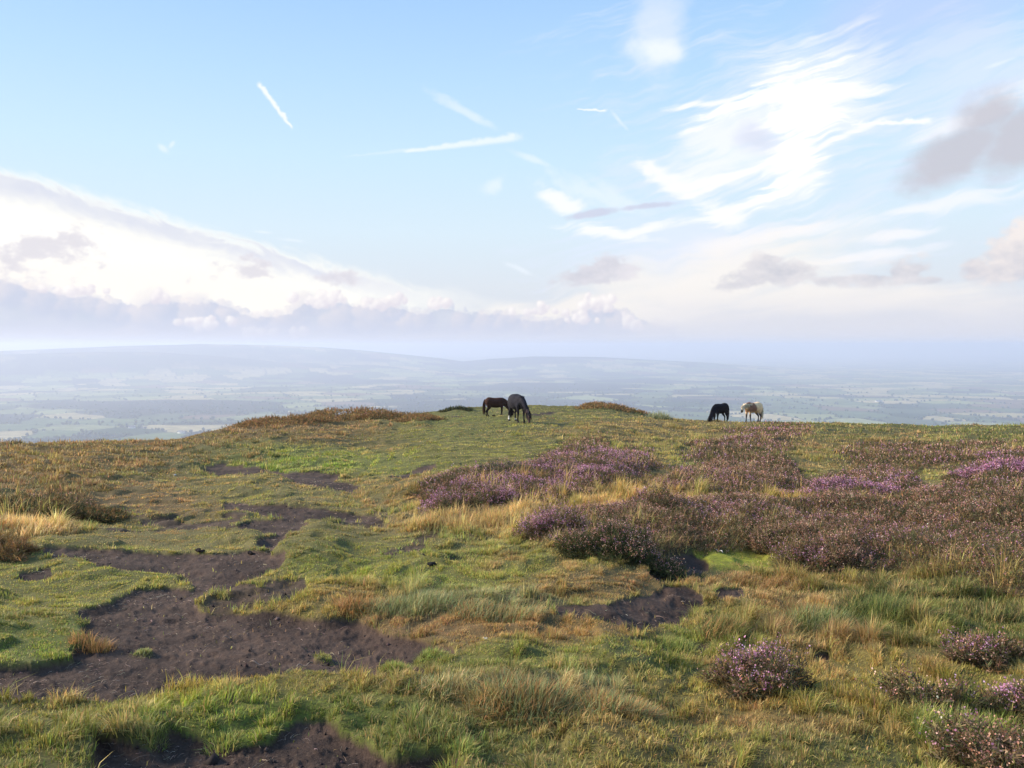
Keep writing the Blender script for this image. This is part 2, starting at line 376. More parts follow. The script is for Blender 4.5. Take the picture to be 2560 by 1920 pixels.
MOUNDS = []
for (u, v, d, r, h) in [(1310, 885, 49, 1.7, 0.30), (765, 905, 39, 2.2, 0.30), (600, 918, 34.5, 2.2, 0.16), (985, 896, 44, 0.9, 0.16), (905, 922, 36, 0.9, 0.14), (1100, 1180, 10.5, 0.8, 0.05)]:
    q = on_ground(u, v, d); MOUNDS.append((q[0], q[1], r, h))

# ------------------------------------------------------------------ ground sheet of the hilltop
def ground_material():
    m, t = new_mat('moor_soil'); N = Nodes(t)
    pos = N.node('ShaderNodeNewGeometry').outputs['Position']
    c = N.attr('tint'); pe = N.attr('bare', 'Fac')
    n1 = N.noise(pos, 9, 6, 0.65); n2 = N.noise(pos, 70, 5, 0.7); n3 = N.noise(pos, 1.3, 4, 0.6)
    n4 = N.noise(pos, 3.6, 5, 0.65); peat = N.mix(N.step(n3, 0.38, 0.6), (0.040, 0.024, 0.018), (0.088, 0.055, 0.040))
    peat = N.mix(N.step(n4, 0.5, 0.66, 0, .75), peat, (0.030, 0.019, 0.015))
    peat = N.mix(N.step(n2, 0.5, 0.75), peat, (0.13, 0.086, 0.06))
    peat = N.mix(N.step(n1, 0.55, 0.72, 0, 0.7), peat, (0.030, 0.018, 0.013))
    thatch = N.mix(N.step(n2, 0.3, 0.7, 0.15, 0.75), c, (0.085, 0.06, 0.03))
    thatch = N.mix(N.step(n1, 0.3, 0.7, 0, 0.5), thatch, (0.06, 0.055, 0.02))
    col = N.mix(pe, thatch, peat)
    d = N.node('ShaderNodeBsdfPrincipled'); N.put(d.inputs['Base Color'], col); d.inputs['Roughness'].default_value = 0.9
    d.inputs['Specular IOR Level'].default_value = 0.2
    b = N.node('ShaderNodeBump'); b.inputs['Strength'].default_value = 0.85; b.inputs['Distance'].default_value = 0.025
    N.put(b.inputs['Height'], N.mad(n2, 0.35, n1)); t.links.new(b.outputs[0], d.inputs['Normal'])
    o = N.node('ShaderNodeOutputMaterial'); t.links.new(d.outputs[0], o.inputs[0])
    return m

def polar(rs, az):
    R_, A_ = np.meshgrid(rs, az, indexing='ij'); return R_ * np.sin(A_), R_ * np.cos(A_)

def grid_faces(nr, na):
    i = np.arange(nr - 1)[:, None] * na + np.arange(na - 1)[None, :]
    return np.stack([i, i + 1, i + na + 1, i + na], -1).reshape(-1, 4)[:, ::-1]

rs = np.concatenate([[0.02, .5, 1.0], np.geomspace(1.6, 14, 420), np.geomspace(14, 62, 300)[1:], np.geomspace(62, 900, 70)[1:]])
az = np.concatenate([np.linspace(-math.pi, -0.8, 30)[:-1], np.linspace(-0.8, 0.8, 950), np.linspace(0.8, math.pi, 30)[1:]])
gx, gy = polar(rs, az); gf = survey(gx, gy)
gz = ground_z(gx, gy, gf)
gcol = look(R_COL, gf['u'], gf['v'])
hh = np.clip(gf['heath'] * 1.3, 0, 1)[..., None]
gcol = gcol * (1 - hh) + np.array([.035, .026, .016]) * hh
gcol = gcol * (1 - gf['moss'][..., None]) + np.array([.42, .46, .03]) * gf['moss'][..., None]
ground = mesh_obj('ground', np.stack([gx, gy, gz], -1).reshape(-1, 3), 4, grid_faces(*gx.shape), ground_material(),
                  attrs={'tint': gcol.reshape(-1, 3), 'bare': gf['peat'].ravel()}, smooth_shade=True)
tag(ground, 'hilltop moorland ground with worn dark peat paths', kind='structure')

def zat(x, y): return float(ground_z(np.array([x]), np.array([y]))[0])

# ------------------------------------------------------------------ blades
def blade_mesh(P, yaw, lean, hgt, wid, colr, curl=0.5, droop=0.0):
    """one bent three-triangle blade per row; returns verts, tri loops, tint"""
    n = len(P); dx = np.cos(yaw); dy = np.sin(yaw)
    side = np.stack([-dy, dx, np.zeros(n)], -1) * (wid / 2)[:, None]
    out = np.stack([dx, dy, np.zeros(n)], -1); up = np.array([0, 0, 1.0])
    m_ = P + (out * (lean * 0.40)[:, None] + up * (1 - 0.25 * lean)[:, None] * 0.55) * hgt[:, None]
    t_ = P + (out * (lean * (1 + curl * 0.4))[:, None] + up * np.clip(1 - 0.62 * lean ** 1.4 - droop, .05, 1)[:, None]) * hgt[:, None]
    V = np.stack([P - side, P + side, m_ - side * 0.75, m_ + side * 0.75, t_], 1)
    i = np.arange(n)[:, None] * 5
    L = (i + np.array([[0, 1, 3, 0, 3, 2, 2, 3, 4]]))
    return V.reshape(-1, 3), L.reshape(-1), np.repeat(colr, 5, axis=0)

def join(parts):
    V, L, C = [], [], []; o = 0
    for v, l, c in parts:
        V.append(v); L.append(l + o); C.append(c); o += len(v)
    return np.concatenate(V), np.concatenate(L), np.concatenate(C)

def tri_obj(name, parts, mat, parent=None, org=None):
    V, L, C = join(parts)
    if org is not None: V = V - np.asarray(org)
    return mesh_obj(name, V, 3, L, mat, parent, {'tint': C})

def scatter(rho, r0=2.2, r1=58, half=0.72, nb=120, rng=RNG):
    """points over the fan before the camera; rho(d) points per square metre"""
    e = np.geomspace(r0, r1, nb + 1); X = []; Y = []
    for a, b in zip(e[:-1], e[1:]):
        n = int(rho((a + b) / 2) * half * (b * b - a * a))
        r = np.sqrt(rng.uniform(a * a, b * b, n)); t = rng.uniform(-half, half, n)
        X.append(r * np.sin(t)); Y.append(r * np.cos(t))
    return np.concatenate(X), np.concatenate(Y)

QUAL = 1.0
def per_pixel(k, cap):
    return lambda d: min(cap, QUAL * k / (d ** 3 / (max(1.6 + 0.05 * d, 1.0) * F * F)))

def jitter(c, n, sd):
    return np.clip(c * np.exp(RNG.normal(0, sd, (n, 1))) * np.exp(RNG.normal(0, sd * 0.35, (n, 3))), 0.002, 0.9)

STRAW, DRY, FRESH = lin((186, 160, 108)), lin((140, 104, 72)), lin((118, 130, 62))
def build_grass():
    x, y = scatter(per_pixel(2.8, 9500), half=0.66)
    # most blades gather in tufts with a tone and a height of their own
    cell = 0.15 * np.exp(.55 * np.round(np.log(np.maximum(np.hypot(x, y), 4) / 4) / .55))
    wu = .8 * x - .6 * y + cell * 2.4 * fbm(x / cell * .37, y / cell * .37, 311, 2); wv = .6 * x + .8 * y + cell * 2.4 * fbm(x / cell * .37 + 40, y / cell * .37, 313, 2)
    ix, iy = np.floor(wu / cell), np.floor(wv / cell); h1, h2, tone, th_ = [_hash(ix, iy, q) for q in (301, 302, 303, 304)]
    gu, gv = (ix + .1 + .8 * h1) * cell - wu, (iy + .1 + .8 * h2) * cell - wv; cx, cy_ = x + .8 * gu + .6 * gv, y - .6 * gu + .8 * gv; tuft = (RNG.random(len(x)) < .72)
    pull = np.where(tuft, .45 + .35 * RNG.random(len(x)), 1.0); vx, vy = (x - cx) * pull, (y - cy_) * pull; x, y = cx + vx, cy_ + vy
    rad_ = np.hypot(vx, vy) / cell; out_yaw = np.arctan2(vy, vx)
    f = survey(x, y)
    az = np.arctan2(x, y); dc = np.interp(az, _ta, _td)
    keep = (RNG.random(len(x)) > np.clip(f['peat'] * 1.3 - 0.05 - .16 * smooth(.16, .28, fbm(x * 5, y * 4, 81, 2)), 0, 0.996)) & (RNG.random(len(x)) > np.clip(f['heath'] * 1.2 - .1, 0, 0.78)) & (f['d'] < dc + 5) & (RNG.random(len(x)) > f['moss'] * .95)
    clear = np.ones(len(x), bool)
    keep &= clear
    x, y, tuft, tone, th_, rad_, out_yaw = [q[keep] for q in (x, y, tuft, tone, th_, rad_, out_yaw)]; f = {k: v[keep] for k, v in f.items()}
    n = len(x); d = f['d']
    c = look(R_COL, f['u'], f['v']); h = look(R_HGT, f['u'], f['v'])
    # patches: greener, drier, browner
    a = fbm(x * 0.9, y * 0.55, 61, 4); b = fbm(x * 0.5 + 9, y * 0.4, 67, 3); e = fbm(x * 4, y * 2.6, 71, 3); g2 = fbm(x * 1.7, y * 1.1, 73, 3)
    c = c * (1 + (0.5 + .5 * smooth(.05, .1, h)) * (0.9 * a + 0.7 * e))[:, None]
    w = (f['brown'] * (.6 + .4 * smooth(-.2, .2, e)) * smooth(1100, 950, f['u']))[:, None]; c = c * (1 - w) + np.where((fbm(x * 1.3, y * .9, 83, 3) > .08)[:, None], lin((86, 78, 52)), lin((112, 92, 60))) * w
    w = smooth(0.04, 0.26, b + 0.5 * e)[:, None] * 0.7; c = c * (1 - w) + lin(G_RED) * w
    w = smooth(0.05, 0.25, g2)[:, None] * 0.55 * (1 - f['brown'] * .85)[:, None]; c = c * (1 - w) + lin(G_GREEN) * w
    w = smooth(0.10, 0.3, -a - 0.3 * b)[:, None] * 0.6; c = c * (1 - w) + lin(G_DARK) * w
    w = (f['gold'] * (RNG.random(n) < .55))[:, None] * 0.7; c = c * (1 - w) + STRAW * w
    # tufts: height follows a lumpy noise
    lump = smooth(-0.15, 0.3, fbm(x * 2.4, y * 2.0, 75, 3)); fine = smooth(-0.2, 0.3, fbm(x * 7.5, y * 6, 77, 2))
    h = np.maximum(h, 0.12 * f['brown']); h = np.maximum(h, f['gold'] * .26); h = h + .16 * smooth(.3, .8, f['heath']) * (RNG.random(n) < .6)
    w = (smooth(.2, .7, f['heath']) * .5)[:, None]; c = c * (1 - w) + lin((150, 122, 78)) * w
    h = h * (0.55 + 0.75 * lump * (0.5 + 0.5 * fine) + 0.25 * fine) * RNG.uniform(0.55, 1.25, n)
    h = h * np.where(tuft, (.55 + 1.0 * th_ ** 1.5) * (1.15 - .9 * np.minimum(rad_, .6)), .62)
    tk = .35 + .65 * smooth(.03, .09, h); c = c * np.where(tuft, 1.03 - .21 * tk + .42 * tk * _hash((tone * 9973).astype(int), (th_ * 7919).astype(int), 5), .95)[:, None]
    w = (tuft * tk * smooth(.70, .85, tone) * .5 * (1 - .7 * f['brown']))[:, None]; c = c * (1 - w) + STRAW * w * .8; w = (tuft * tk * smooth(.14, .06, tone) * .45)[:, None]; c = c * (1 - w) + lin(G_GREEN) * w
    # fringes along the bare peat are long and green
    ed = f['peat'] * (1 - f['peat']) * 4
    h = h * (1 + 0.9 * ed) + 0.02 * ed; w = (ed * 0.55)[:, None]; c = c * (1 - w) + FRESH * w
    h = np.clip(h, 0.018, 0.45)
    r = RNG.random(n)
    c = np.where((r < 0.17)[:, None], c * .45 + .55 * STRAW, c); c = np.where(((r > .13) & (r < .24))[:, None], c * .5 + DRY * .5, c); c = np.where((r > .91)[:, None], c * .6 + FRESH * .4, c)
    c = jitter(c, n, 0.24)
    wind = fbm(x * 0.3, y * 0.3, 79, 2) * 2.0 + fbm(x * 1.9, y * 1.9, 80, 2) * 5
    yaw = np.where(RNG.random(n) < 0.5, 0.35 + wind + RNG.normal(0, .7, n), RNG.uniform(0, 2 * math.pi, n))
    yaw = np.where(tuft & (RNG.random(n) < .6), out_yaw + RNG.normal(0, .6, n), yaw)
    lean = np.clip(np.abs(RNG.normal(0.45, 0.28, n)), 0.03, 1.25)
    wid = np.maximum(0.0040 + 0.013 * np.minimum(h, .12) * RNG.random(n), 0.62 * d / F) * RNG.uniform(.7, 1.3, n)
    z = ground_z(x, y, f) - 0.006
    P = np.stack([x, y, z], -1)
    tall = (h > 0.145)
    for nm, sel, lab in (('grass', ~tall, 'short cropped turf over the moor'), ('moor_grass', tall, 'long bent grass in straw and green swathes')):
        o = tri_obj(nm, [blade_mesh(P[sel], yaw[sel], lean[sel], h[sel], wid[sel], c[sel])], M_GRASS)
        tag(o, lab, kind='stuff')
    print('grass', n, tall.sum())

# ------------------------------------------------------------------ heather
H_LEAF = [lin((84, 82, 52)), lin((108, 88, 60)), lin((70, 70, 44)), lin((120, 98, 68)), lin((98, 84, 62))]
H_PUR = [lin((190, 134, 162)), lin((206, 154, 180)), lin((170, 114, 144))]
H_FAD = [lin((192, 144, 130)), lin((164, 118, 102)), lin((212, 168, 148)), lin((144, 100, 80))]
def pick(pal, n): return np.array(pal)[RNG.integers(0, len(pal), n)]

def sprigs(P, nrm, size, pur, fad, d):
    """fine heather twigs with needle leaves; some carry small bells. returns (leaf part, flower part)"""
    n = len(P)
    ax = nrm + RNG.normal(0, 0.6, (n, 3)); ax[:, 2] = np.abs(ax[:, 2]) + 0.2; ax /= np.linalg.norm(ax, axis=1)[:, None]
    V = []; C = []; cl = jitter(pick(H_LEAF, n), n, 0.36)
    for k in range(3):
        s = RNG.normal(0, 1, (n, 3)); s -= ax * (s * ax).sum(1)[:, None]; s /= np.linalg.norm(s, axis=1)[:, None]
        w = (np.maximum(0.0065, 0.62 * d / F) * RNG.uniform(.7, 1.4, n))[:, None]
        b = P + ax * (size * 0.26 * k)[:, None]
        t = b + ax * (size * RNG.uniform(.3, .6, n))[:, None] + s * (size * 0.42)[:, None]
        q = np.cross(ax, s)
        V.append(np.stack([b - q * w / 2, b + q * w / 2, t], 1)); C.append(cl)
    V = np.stack(V, 1).reshape(-1, 3); C = np.repeat(np.stack(C, 1).reshape(-1, 3), 3, axis=0)
    leaf = (V, np.arange(len(V)), C)
    r = RNG.random(n); fl = r < np.clip(pur + fad, 0, 0.95)
    ip = r < pur
    if fl.any():
        m_ = fl.sum(); A = ax[fl]; sz = size[fl]; dd = d[fl]
        cf = np.where(ip[fl][:, None], jitter(pick(H_PUR, m_), m_, .22), jitter(pick(H_FAD, m_), m_, .25))
        V = []; C = []
        for k in range(4):
            s = RNG.normal(0, 1, (m_, 3)); s /= np.linalg.norm(s, axis=1)[:, None]; t = np.cross(s, RNG.normal(0, 1, (m_, 3))); t /= np.linalg.norm(t, axis=1)[:, None]
            w = (np.maximum(0.0100, 0.85 * dd / F) * RNG.uniform(.6, 1.2, m_))[:, None]
            b = P[fl] + A * (sz * (.5 + .24 * k))[:, None] + s * (sz * .16)[:, None]
            V.append(np.stack([b - t * w * .6, b + s * w * .5, b + t * w * .6, b - s * w * .5], 1)); C.append(cf * np.exp(RNG.normal(0, .15, (m_, 1))))
        V = np.stack(V, 1).reshape(-1, 3); C = np.repeat(np.stack(C, 1).reshape(-1, 3), 4, axis=0)
        i = np.arange(len(V) // 4)[:, None] * 4
        flow = (V, (i + np.array([[0, 1, 2, 0, 2, 3]])).ravel(), np.clip(C, 0, .9))
    else: flow = None
    return leaf, flow

def build_heather():
    x, y = scatter(per_pixel(3.2, 2600), r0=2.6, half=0.66)
    f = survey(x, y); keep = (RNG.random(len(x)) < smooth(.08, .55, f['heath'] + (look(R_CAN, f['u'], f['v']) - f['heath']) * smooth(1070, 1010, f['v']) + .45 * fbm(x * .8, y * .6, 96, 4) + 1.3 * smooth(1070, 1000, f['v']) * fbm(x * .42, y * .3, 98, 3) * smooth(.02, .2, look(R_CAN, f['u'], f['v'])) - .3 * (look(R_CAN, f['u'], f['v']) < .02))) & (f['d'] < np.interp(np.arctan2(x, y), _ta, _td) + 3)
    x, y = x[keep], y[keep]; f = {k: v[keep] for k, v in f.items()}; n = len(x)
    can = canopy(x, y, f); e = 0.05
    f1 = survey(x + e, y); f2 = survey(x, y + e)
    nx = -(canopy(x + e, y, f1) - can) / e; ny = -(canopy(x, y + e, f2) - can) / e
    nrm = np.stack([np.clip(nx, -1.2, 1.2), np.clip(ny, -1.2, 1.2), np.ones(n)], -1); nrm /= np.linalg.norm(nrm, axis=1)[:, None]
    z = ground_z(x, y, f) + can * 0.65 * RNG.uniform(0.0, 1.0, n) ** 0.7
    cl = fbm(x * 1.6, y * 1.6, 91, 3); cl2 = fbm(x * 4.2, y * 4.2, 92, 2)
    pur = look(R_PUR, f['u'], f['v']) * smooth(-0.12, 0.2, cl + .5 * cl2) * .62; fad = look(R_FAD, f['u'], f['v']) * smooth(-0.2, 0.2, -cl * .6 + cl2) * .62
    leaf, flow = sprigs(np.stack([x, y, z], -1), nrm, RNG.uniform(.045, .09, n) * np.clip(f['d'] / 12, .85, 1.4), pur, fad, f['d'])
    h = tri_obj('heather', [leaf], M_HEATHER); tag(h, 'knee-high heather covering the right half of the moor', kind='stuff')
    fo = tri_obj('heather_blossom', [flow], M_FLOWER); tag(fo, 'purple and faded pink heather blossom over the moor', kind='stuff')
    print('heather', n)

def bush(u, v, rad, hgt, pur, fad, label, name='heather_bush', n=None, side=0.9, d=None, cat='heather', group='heather bushes standing out on the moor', pal=None, squash=0.8, grass=0):
    """one clump of heather: twigs, leaf sprigs and blossom"""
    x0, y0 = on_ground(u, v, d); z0 = zat(x0, y0); dist = math.hypot(x0, y0)
    root = empty(name, (x0, y0, z0), 0, label, cat, group)
    if n is None: n = int(np.clip(9000 * (rad / .4) ** 2 * (5 / dist) ** 1.3, 500, 9000))
    th = RNG.uniform(0, 2 * math.pi, n); q = RNG.uniform(0, 1, n) ** .6
    lob = 1 + .22 * np.sin(th * 3 + x0 * 9) + .16 * np.sin(th * 5 + 7 * y0)
    el = np.arcsin(np.clip(1 - q * 1.0, 0, 1)); rr = RNG.uniform(.35, 1.15, n) ** .5
    lump = 1 + .75 * fbm(np.cos(th) * 1.8 + x0 * 5, np.sin(th) * 1.8 + el * 2, 93, 2)
    nx = np.cos(th) * np.cos(el); ny = np.sin(th) * np.cos(el); nz = np.sin(el)
    px = nx * rad * lob * rr * lump; py = ny * rad * squash * lob * rr * lump; pz = nz * hgt * rr * lump * .9
    P = np.stack([px + x0, py + y0, np.zeros(n)], -1)
    gz_ = ground_z(P[:, 0], P[:, 1]); P = np.stack([px, py, pz + gz_ - z0], -1)
    nrm = np.stack([nx, ny, nz + .4], -1); nrm /= np.linalg.norm(nrm, axis=1)[:, None]
    pm = fbm(P[:, 0] / rad * 1.7 + x0 * 3, P[:, 1] / rad * 1.7 + P[:, 2] / hgt, 95, 2)
    upw = smooth(.05, .55, pz / hgt)
    leaf, flow = sprigs(P, nrm, RNG.uniform(.035, .075, n) * (1 + dist / 30), pur * upw * smooth(-.15, .2, pm) * .95, fad * upw * smooth(-.25, .15, -pm) * 1.0, np.full(n, dist))
    if pal is not None: leaf = (leaf[0], leaf[1], np.repeat(jitter(pick(pal, len(leaf[0]) // 9), len(leaf[0]) // 9, .25), 9, axis=0))
    tri_obj('foliage', [leaf], M_HEATHER, root)
    if flow: tri_obj('blossom', [flow], M_FLOWER, root)
    # woody stems from the root out to the sprigs
    k = min(n, 90); idx = RNG.choice(n, k, False); B = P[idx]; A = np.zeros_like(B); A[:, :2] = B[:, :2] * .25; A[:, 2] = -.02
    s = RNG.normal(0, 1, (k, 3)); s /= np.linalg.norm(s, axis=1)[:, None]; w = max(.004, .5 * dist / F)
    V = np.stack([A - s * w, A + s * w, B], 1).reshape(-1, 3)
    tri_obj('stem', [(V, np.arange(len(V)), np.repeat(jitter(np.tile(lin((70, 56, 46)), (k, 1)), k, .2), 3, axis=0))], M_HEATHER, root)
    return root

def tussock(u, v, rad, hgt, cols, label, n=900, d=None, name='grass_tussock', wind=0.5, cat='tussock', group='grass tussocks standing out on the moor', squash=.8, seedheads=0):
    x0, y0 = on_ground(u, v, d); z0 = zat(x0, y0); dist = math.hypot(x0, y0)
    root = empty(name, (x0, y0, z0), 0, label, cat, group)
    th = RNG.uniform(0, 2 * math.pi, n); r = np.sqrt(RNG.random(n)) * rad
    px = np.cos(th) * r; py = np.sin(th) * r * squash
    pz = ground_z(px + x0, py + y0) - z0 - .01
    P = np.stack([px, py, pz], -1)
    h = hgt * RNG.uniform(.5, 1.15, n) * (1 - .35 * (r / rad) ** 2)
    yaw = th + RNG.normal(0, .7, n); yaw = np.where(RNG.random(n) < wind, RNG.normal(.2, .6, n), yaw)
    lean = np.clip(.15 + .65 * (r / rad) * RNG.uniform(.3, 1.2, n) + RNG.normal(0, .12, n), .03, 1.2)
    c = jitter(pick([lin(q) for q in cols], n), n, .22)
    wid = np.maximum(.004, .6 * dist / F) * RNG.uniform(.7, 1.3, n)
    tri_obj('blades', [blade_mesh(P, yaw, lean, h, np.broadcast_to(wid, (n,)), c)], M_GRASS, root)
    if seedheads:
        i = RNG.choice(n, seedheads, False); hh_ = h[i] * 1.25
        S_ = blade_mesh(P[i], yaw[i], lean[i] * .8, hh_, np.full(len(i), max(.003, .4 * dist / F)), jitter(np.tile(lin((196, 172, 120)), (len(i), 1)), len(i), .15))
        tri_obj('seed_stalks', [S_], M_GRASS, root)
    return root

# ------------------------------------------------------------------ loose bits on the peat
def build_litter():
    # dead roots and straws
    x, y = scatter(lambda d: min(600, 3400 / d ** 1.2), r1=16, half=0.66)
    f = survey(x, y); ed = smooth(.1, .5, f['peat'])
    cl = smooth(-.05, .25, fbm(x * 1.3, y * 1.3, 97, 3))
    keep = RNG.random(len(x)) < ed * (.15 + .85 * cl); x, y = x[keep], y[keep]; n = len(x); d = np.hypot(x, y)
    z = ground_z(x, y) + .004; yaw = RNG.uniform(0, 2 * math.pi, n); ln = RNG.uniform(.012, .055, n) * (1 + 1.2 * (RNG.random(n) < .12)); w = np.maximum(.0025, .42 * d / F) * RNG.uniform(.6, 1.3, n)
    V = []; k = 5
    bend = RNG.normal(0, .6, n); px, py = x.copy(), y.copy(); a = yaw.copy(); pts = []
    for j in range(k):
        pts.append(np.stack([px, py, z + np.sin(j / (k - 1) * math.pi) * ln * RNG.uniform(.02, .22, n)], -1)); px = px + np.cos(a) * ln / (k - 1); py = py + np.sin(a) * ln / (k - 1); a = a + bend / k + RNG.normal(0, .3, n)
    for j in range(k):
        ww = w * (1 - .75 * j / (k - 1)); sx, sy = -np.sin(yaw), np.cos(yaw); o = np.stack([sx * ww / 2, sy * ww / 2, 0 * ww], -1)
        V += [pts[j] - o, pts[j] + o, pts[j] + np.stack([0 * ww, 0 * ww, ww * .7], -1)]
    V = np.stack(V, 1)
    L = []
    for j in range(k - 1):
        b = 3 * j
        for p, q in ((0, 2), (2, 1)): L += [[b + p, b + 3 + p, b + 3 + q], [b + p, b + 3 + q, b + q]]
    L = (np.arange(n)[:, None] * 3 * k + np.array(L).ravel()[None]).ravel()
    c = np.repeat(jitter(pick([lin((138, 118, 102)), lin((112, 92, 80)), lin((164, 144, 122)), lin((90, 74, 66))], n), n, .2), 3 * k, axis=0)
    o = tri_obj('dead_roots', [(V.reshape(-1, 3), L, c)], M_GRASS); tag(o, 'pale dead roots and straws strewn on the bare peat', kind='stuff')
    # crumbs of peat
    x, y = scatter(lambda d: min(300, 1600 / d ** 1.3), r1=14, half=0.66); f = survey(x, y); keep = RNG.random(len(x)) < smooth(.5, 1, f['peat']) * smooth(-.1, .3, fbm(x * 2, y * 2, 99, 3)); x, y = x[keep], y[keep]; n = len(x)
    z = ground_z(x, y); s = np.exp(RNG.normal(math.log(.006), .5, n)); base = np.array([[1,0,0],[-1,0,0],[0,1,0],[0,-1,0],[0,0,1],[0,0,-1]], float)
    V = np.stack([x, y, z], -1)[:, None] + base[None] * s[:, None, None] * RNG.uniform(.5, 1.5, (n, 6, 1))
    L = (np.arange(n)[:, None] * 6 + np.array([4,0,2, 4,2,1, 4,1,3, 4,3,0, 5,2,0, 5,1,2, 5,3,1, 5,0,3])[None]).ravel()
    o = tri_obj('peat_crumbs', [(V.reshape(-1, 3), L, np.repeat(jitter(pick([lin((62, 48, 46)), lin((84, 68, 64)), lin((44, 34, 33))], n), n, .2), 6, axis=0))], plain_material('peat_crumb', (.05, .04, .04), .95, .3, 60, attr='tint'))
    tag(o, 'loose crumbs of dark peat on the bare path', kind='stuff')


# ------------------------------------------------------------------ sky, clouds, sun
SUN_AZ, SUN_EL = math.radians(-78), math.radians(26)
AZ0, AZ1, EL0, EL1 = -52.0, 52.0, -2.0, 38.0
SKW, SKH = 2080, 800
def cloud_map():
    """colour and cover of the clouds over azimuth and elevation, from noise and rounded puffs"""
    az = AZ0 + (np.arange(SKW) + .5) / SKW * (AZ1 - AZ0); el = EL0 + (np.arange(SKH) + .5) / SKH * (EL1 - EL0)
    A, E = [q.astype(np.float64) for q in np.meshgrid(az, el)]
    def nz(x, y, seed, oc, gain=.5):
        s = 0; a = 1; t = 0; c_, s_ = math.cos(.65), math.sin(.65)
        for o in range(oc):
            s = s + a * vnoise(x, y, seed + o); t += a; a *= gain; x, y = 2.03 * (x * c_ - y * s_) + 31.7, 2.03 * (x * s_ + y * c_) - 11.3
        return s / t - .5
    wx = nz(A * .16, E * .2, 201, 4); wy = nz(A * .16 + 50, E * .2, 203, 4)
    puff = nz(A * .55, E * .75, 205, 6, .55); puff2 = nz(A * 1.9, E * 2.2, 207, 5, .6)
    def fibres(ang, seed, sx=.20, sy=1.5, warp=3.0):
        c, s = math.cos(math.radians(ang)), math.sin(math.radians(ang))
        a_ = A * c + E * s + warp * wx; e_ = E * c - A * s + warp * wy
        x, y = a_ * sx, e_ * sy; r = 0; am = 1; t = 0
        for o in range(6):
            r = r + am * vnoise(x, y, seed + o); t += am; am *= .62; x = x * 1.75 + 7.7; y = y * 2.1 - 3.1
        return r / t - .5
    fb1 = fibres(9, 211); fb2 = fibres(32, 221, .28, 1.2); fb4 = fibres(14, 271, .38, 4.2, 2.0); fb3 = fibres(-24, 231, .25, 1.3)
    big = nz(A * .12, E * .2, 241, 4)
    cum = nz(A * .62, E * 1.0, 251, 7, .56); cum2 = nz(A * 1.5, E * 2.2, 261, 5, .6)
    RGB = np.full((SKH, SKW, 3), .8); ALF = np.zeros((SKH, SKW))
    def over(c, m):
        nonlocal RGB, ALF
        m = np.clip(m, 0, 1); c = np.asarray(c, float)
        if c.ndim == 1: c = (lin(c) if c.max() > 4 else c)[None, None]
        na = m + ALF * (1 - m)
        RGB = np.where(na[..., None] > 1e-4, (c * m[..., None] + RGB * (ALF * (1 - m))[..., None]) / np.maximum(na, 1e-4)[..., None], RGB); ALF = na
    def ell(u, v, ru, rv, rot=0.0, warp=1.0):
        a, e = azel(u, v); a2, _ = azel(u + ru, v); _, e2 = azel(u, v - rv)
        rx, ry = abs(a2 - a), abs(e2 - e); dx = A + 4.0 * warp * wx - a; dy = E + 3.0 * warp * wy - e
        c, s = math.cos(math.radians(rot)), math.sin(math.radians(rot))
        return 1 - np.hypot((dx * c + dy * s) / rx, (dy * c - dx * s) / ry)
    mx = lambda l: np.maximum.reduce(l)
    WHITE = (1.10, 1.09, 1.05)
    # thin veil and lilac air, upper right
    veil = mx([ell(1680, 280, 600, 330, -8), ell(1480, 520, 460, 120, 4), ell(2080, 160, 420, 260)])
    over((226, 234, 255), .60 * smooth(.02, .95, veil + 1.1 * fb1 + .7 * fb4 + .8 * big))
    over((196, 208, 252), .5 * smooth(-.15, .75, ell(1980, 20, 420, 130) + .8 * big))
    over((232, 238, 255), .6 * smooth(-.1, .9, ell(1420, 60, 75, 150, -10, .5) + .8 * puff + .4 * fb2))
    over((246, 250, 255), .7 * smooth(-.1, .8, ell(1415, 112, 66, 34, -8, .5) + .7 * puff + .4 * fb1))
    # bright heart of the cirrus: broad glow, then brushed streaks
    glow = mx([ell(1740, 240, 190, 170, 40), ell(1700, 360, 140, 110, 50), ell(1600, 300, 170, 110, 0)])
    over((247, 249, 255), .78 * smooth(-.25, .8, glow + .9 * fb1 + .6 * fb4 + .4 * puff))
    core = mx([ell(1745, 240, 112, 92, 42, .6), ell(1712, 330, 80, 95, 12, .6), ell(1680, 395, 86, 26, 28, .4), ell(1640, 205, 150, 22, 15, .4)])
    over(WHITE, .93 * smooth(-.12, .8, core + 2.1 * fb1 + 1.0 * fb4 + .4 * puff2))
    streak = mx([ell(1530, 222, 125, 9, 1, .15), ell(1690, 185, 120, 9, 22, .2), ell(1640, 425, 150, 8, 18, .2), ell(1600, 372, 120, 10, 8, .2), ell(1590, 445, 140, 14, 14, .3), ell(1820, 300, 130, 10, 24, .3), ell(1840, 205, 150, 22, 8, .4)])
    over((252, 252, 255), .85 * smooth(-.1, .8, streak + 1.2 * fb1 + .9 * fb4))
    sweep = mx([ell(1452, 385, 100, 24, -28, .3), ell(1490, 395, 80, 20, 4, .3), ell(1402, 362, 26, 22, -50, .2), ell(1310, 498, 120, 22, -12, .4), ell(1390, 492, 110, 14, 14, .3), ell(1560, 455, 90, 34, -32, .4), ell(1210, 425, 80, 24, -26, .4)])
    over((251, 251, 254), .86 * smooth(-.1, .8, sweep + 1.0 * fb1 + .6 * fb4 + .4 * puff2))
    band = mx([ell(1700, 505, 270, 18, 5, .5), ell(1980, 458, 120, 10, 5, .3), ell(2090, 440, 150, 20, 6, .4), ell(1950, 505, 120, 10, 6, .3), ell(1880, 545, 180, 16, 6, .4), ell(2120, 250, 220, 30, 20, .5)])
    over((247, 247, 252), .72 * smooth(-.2, .85, band + 1.0 * fb1 + .7 * fb4))
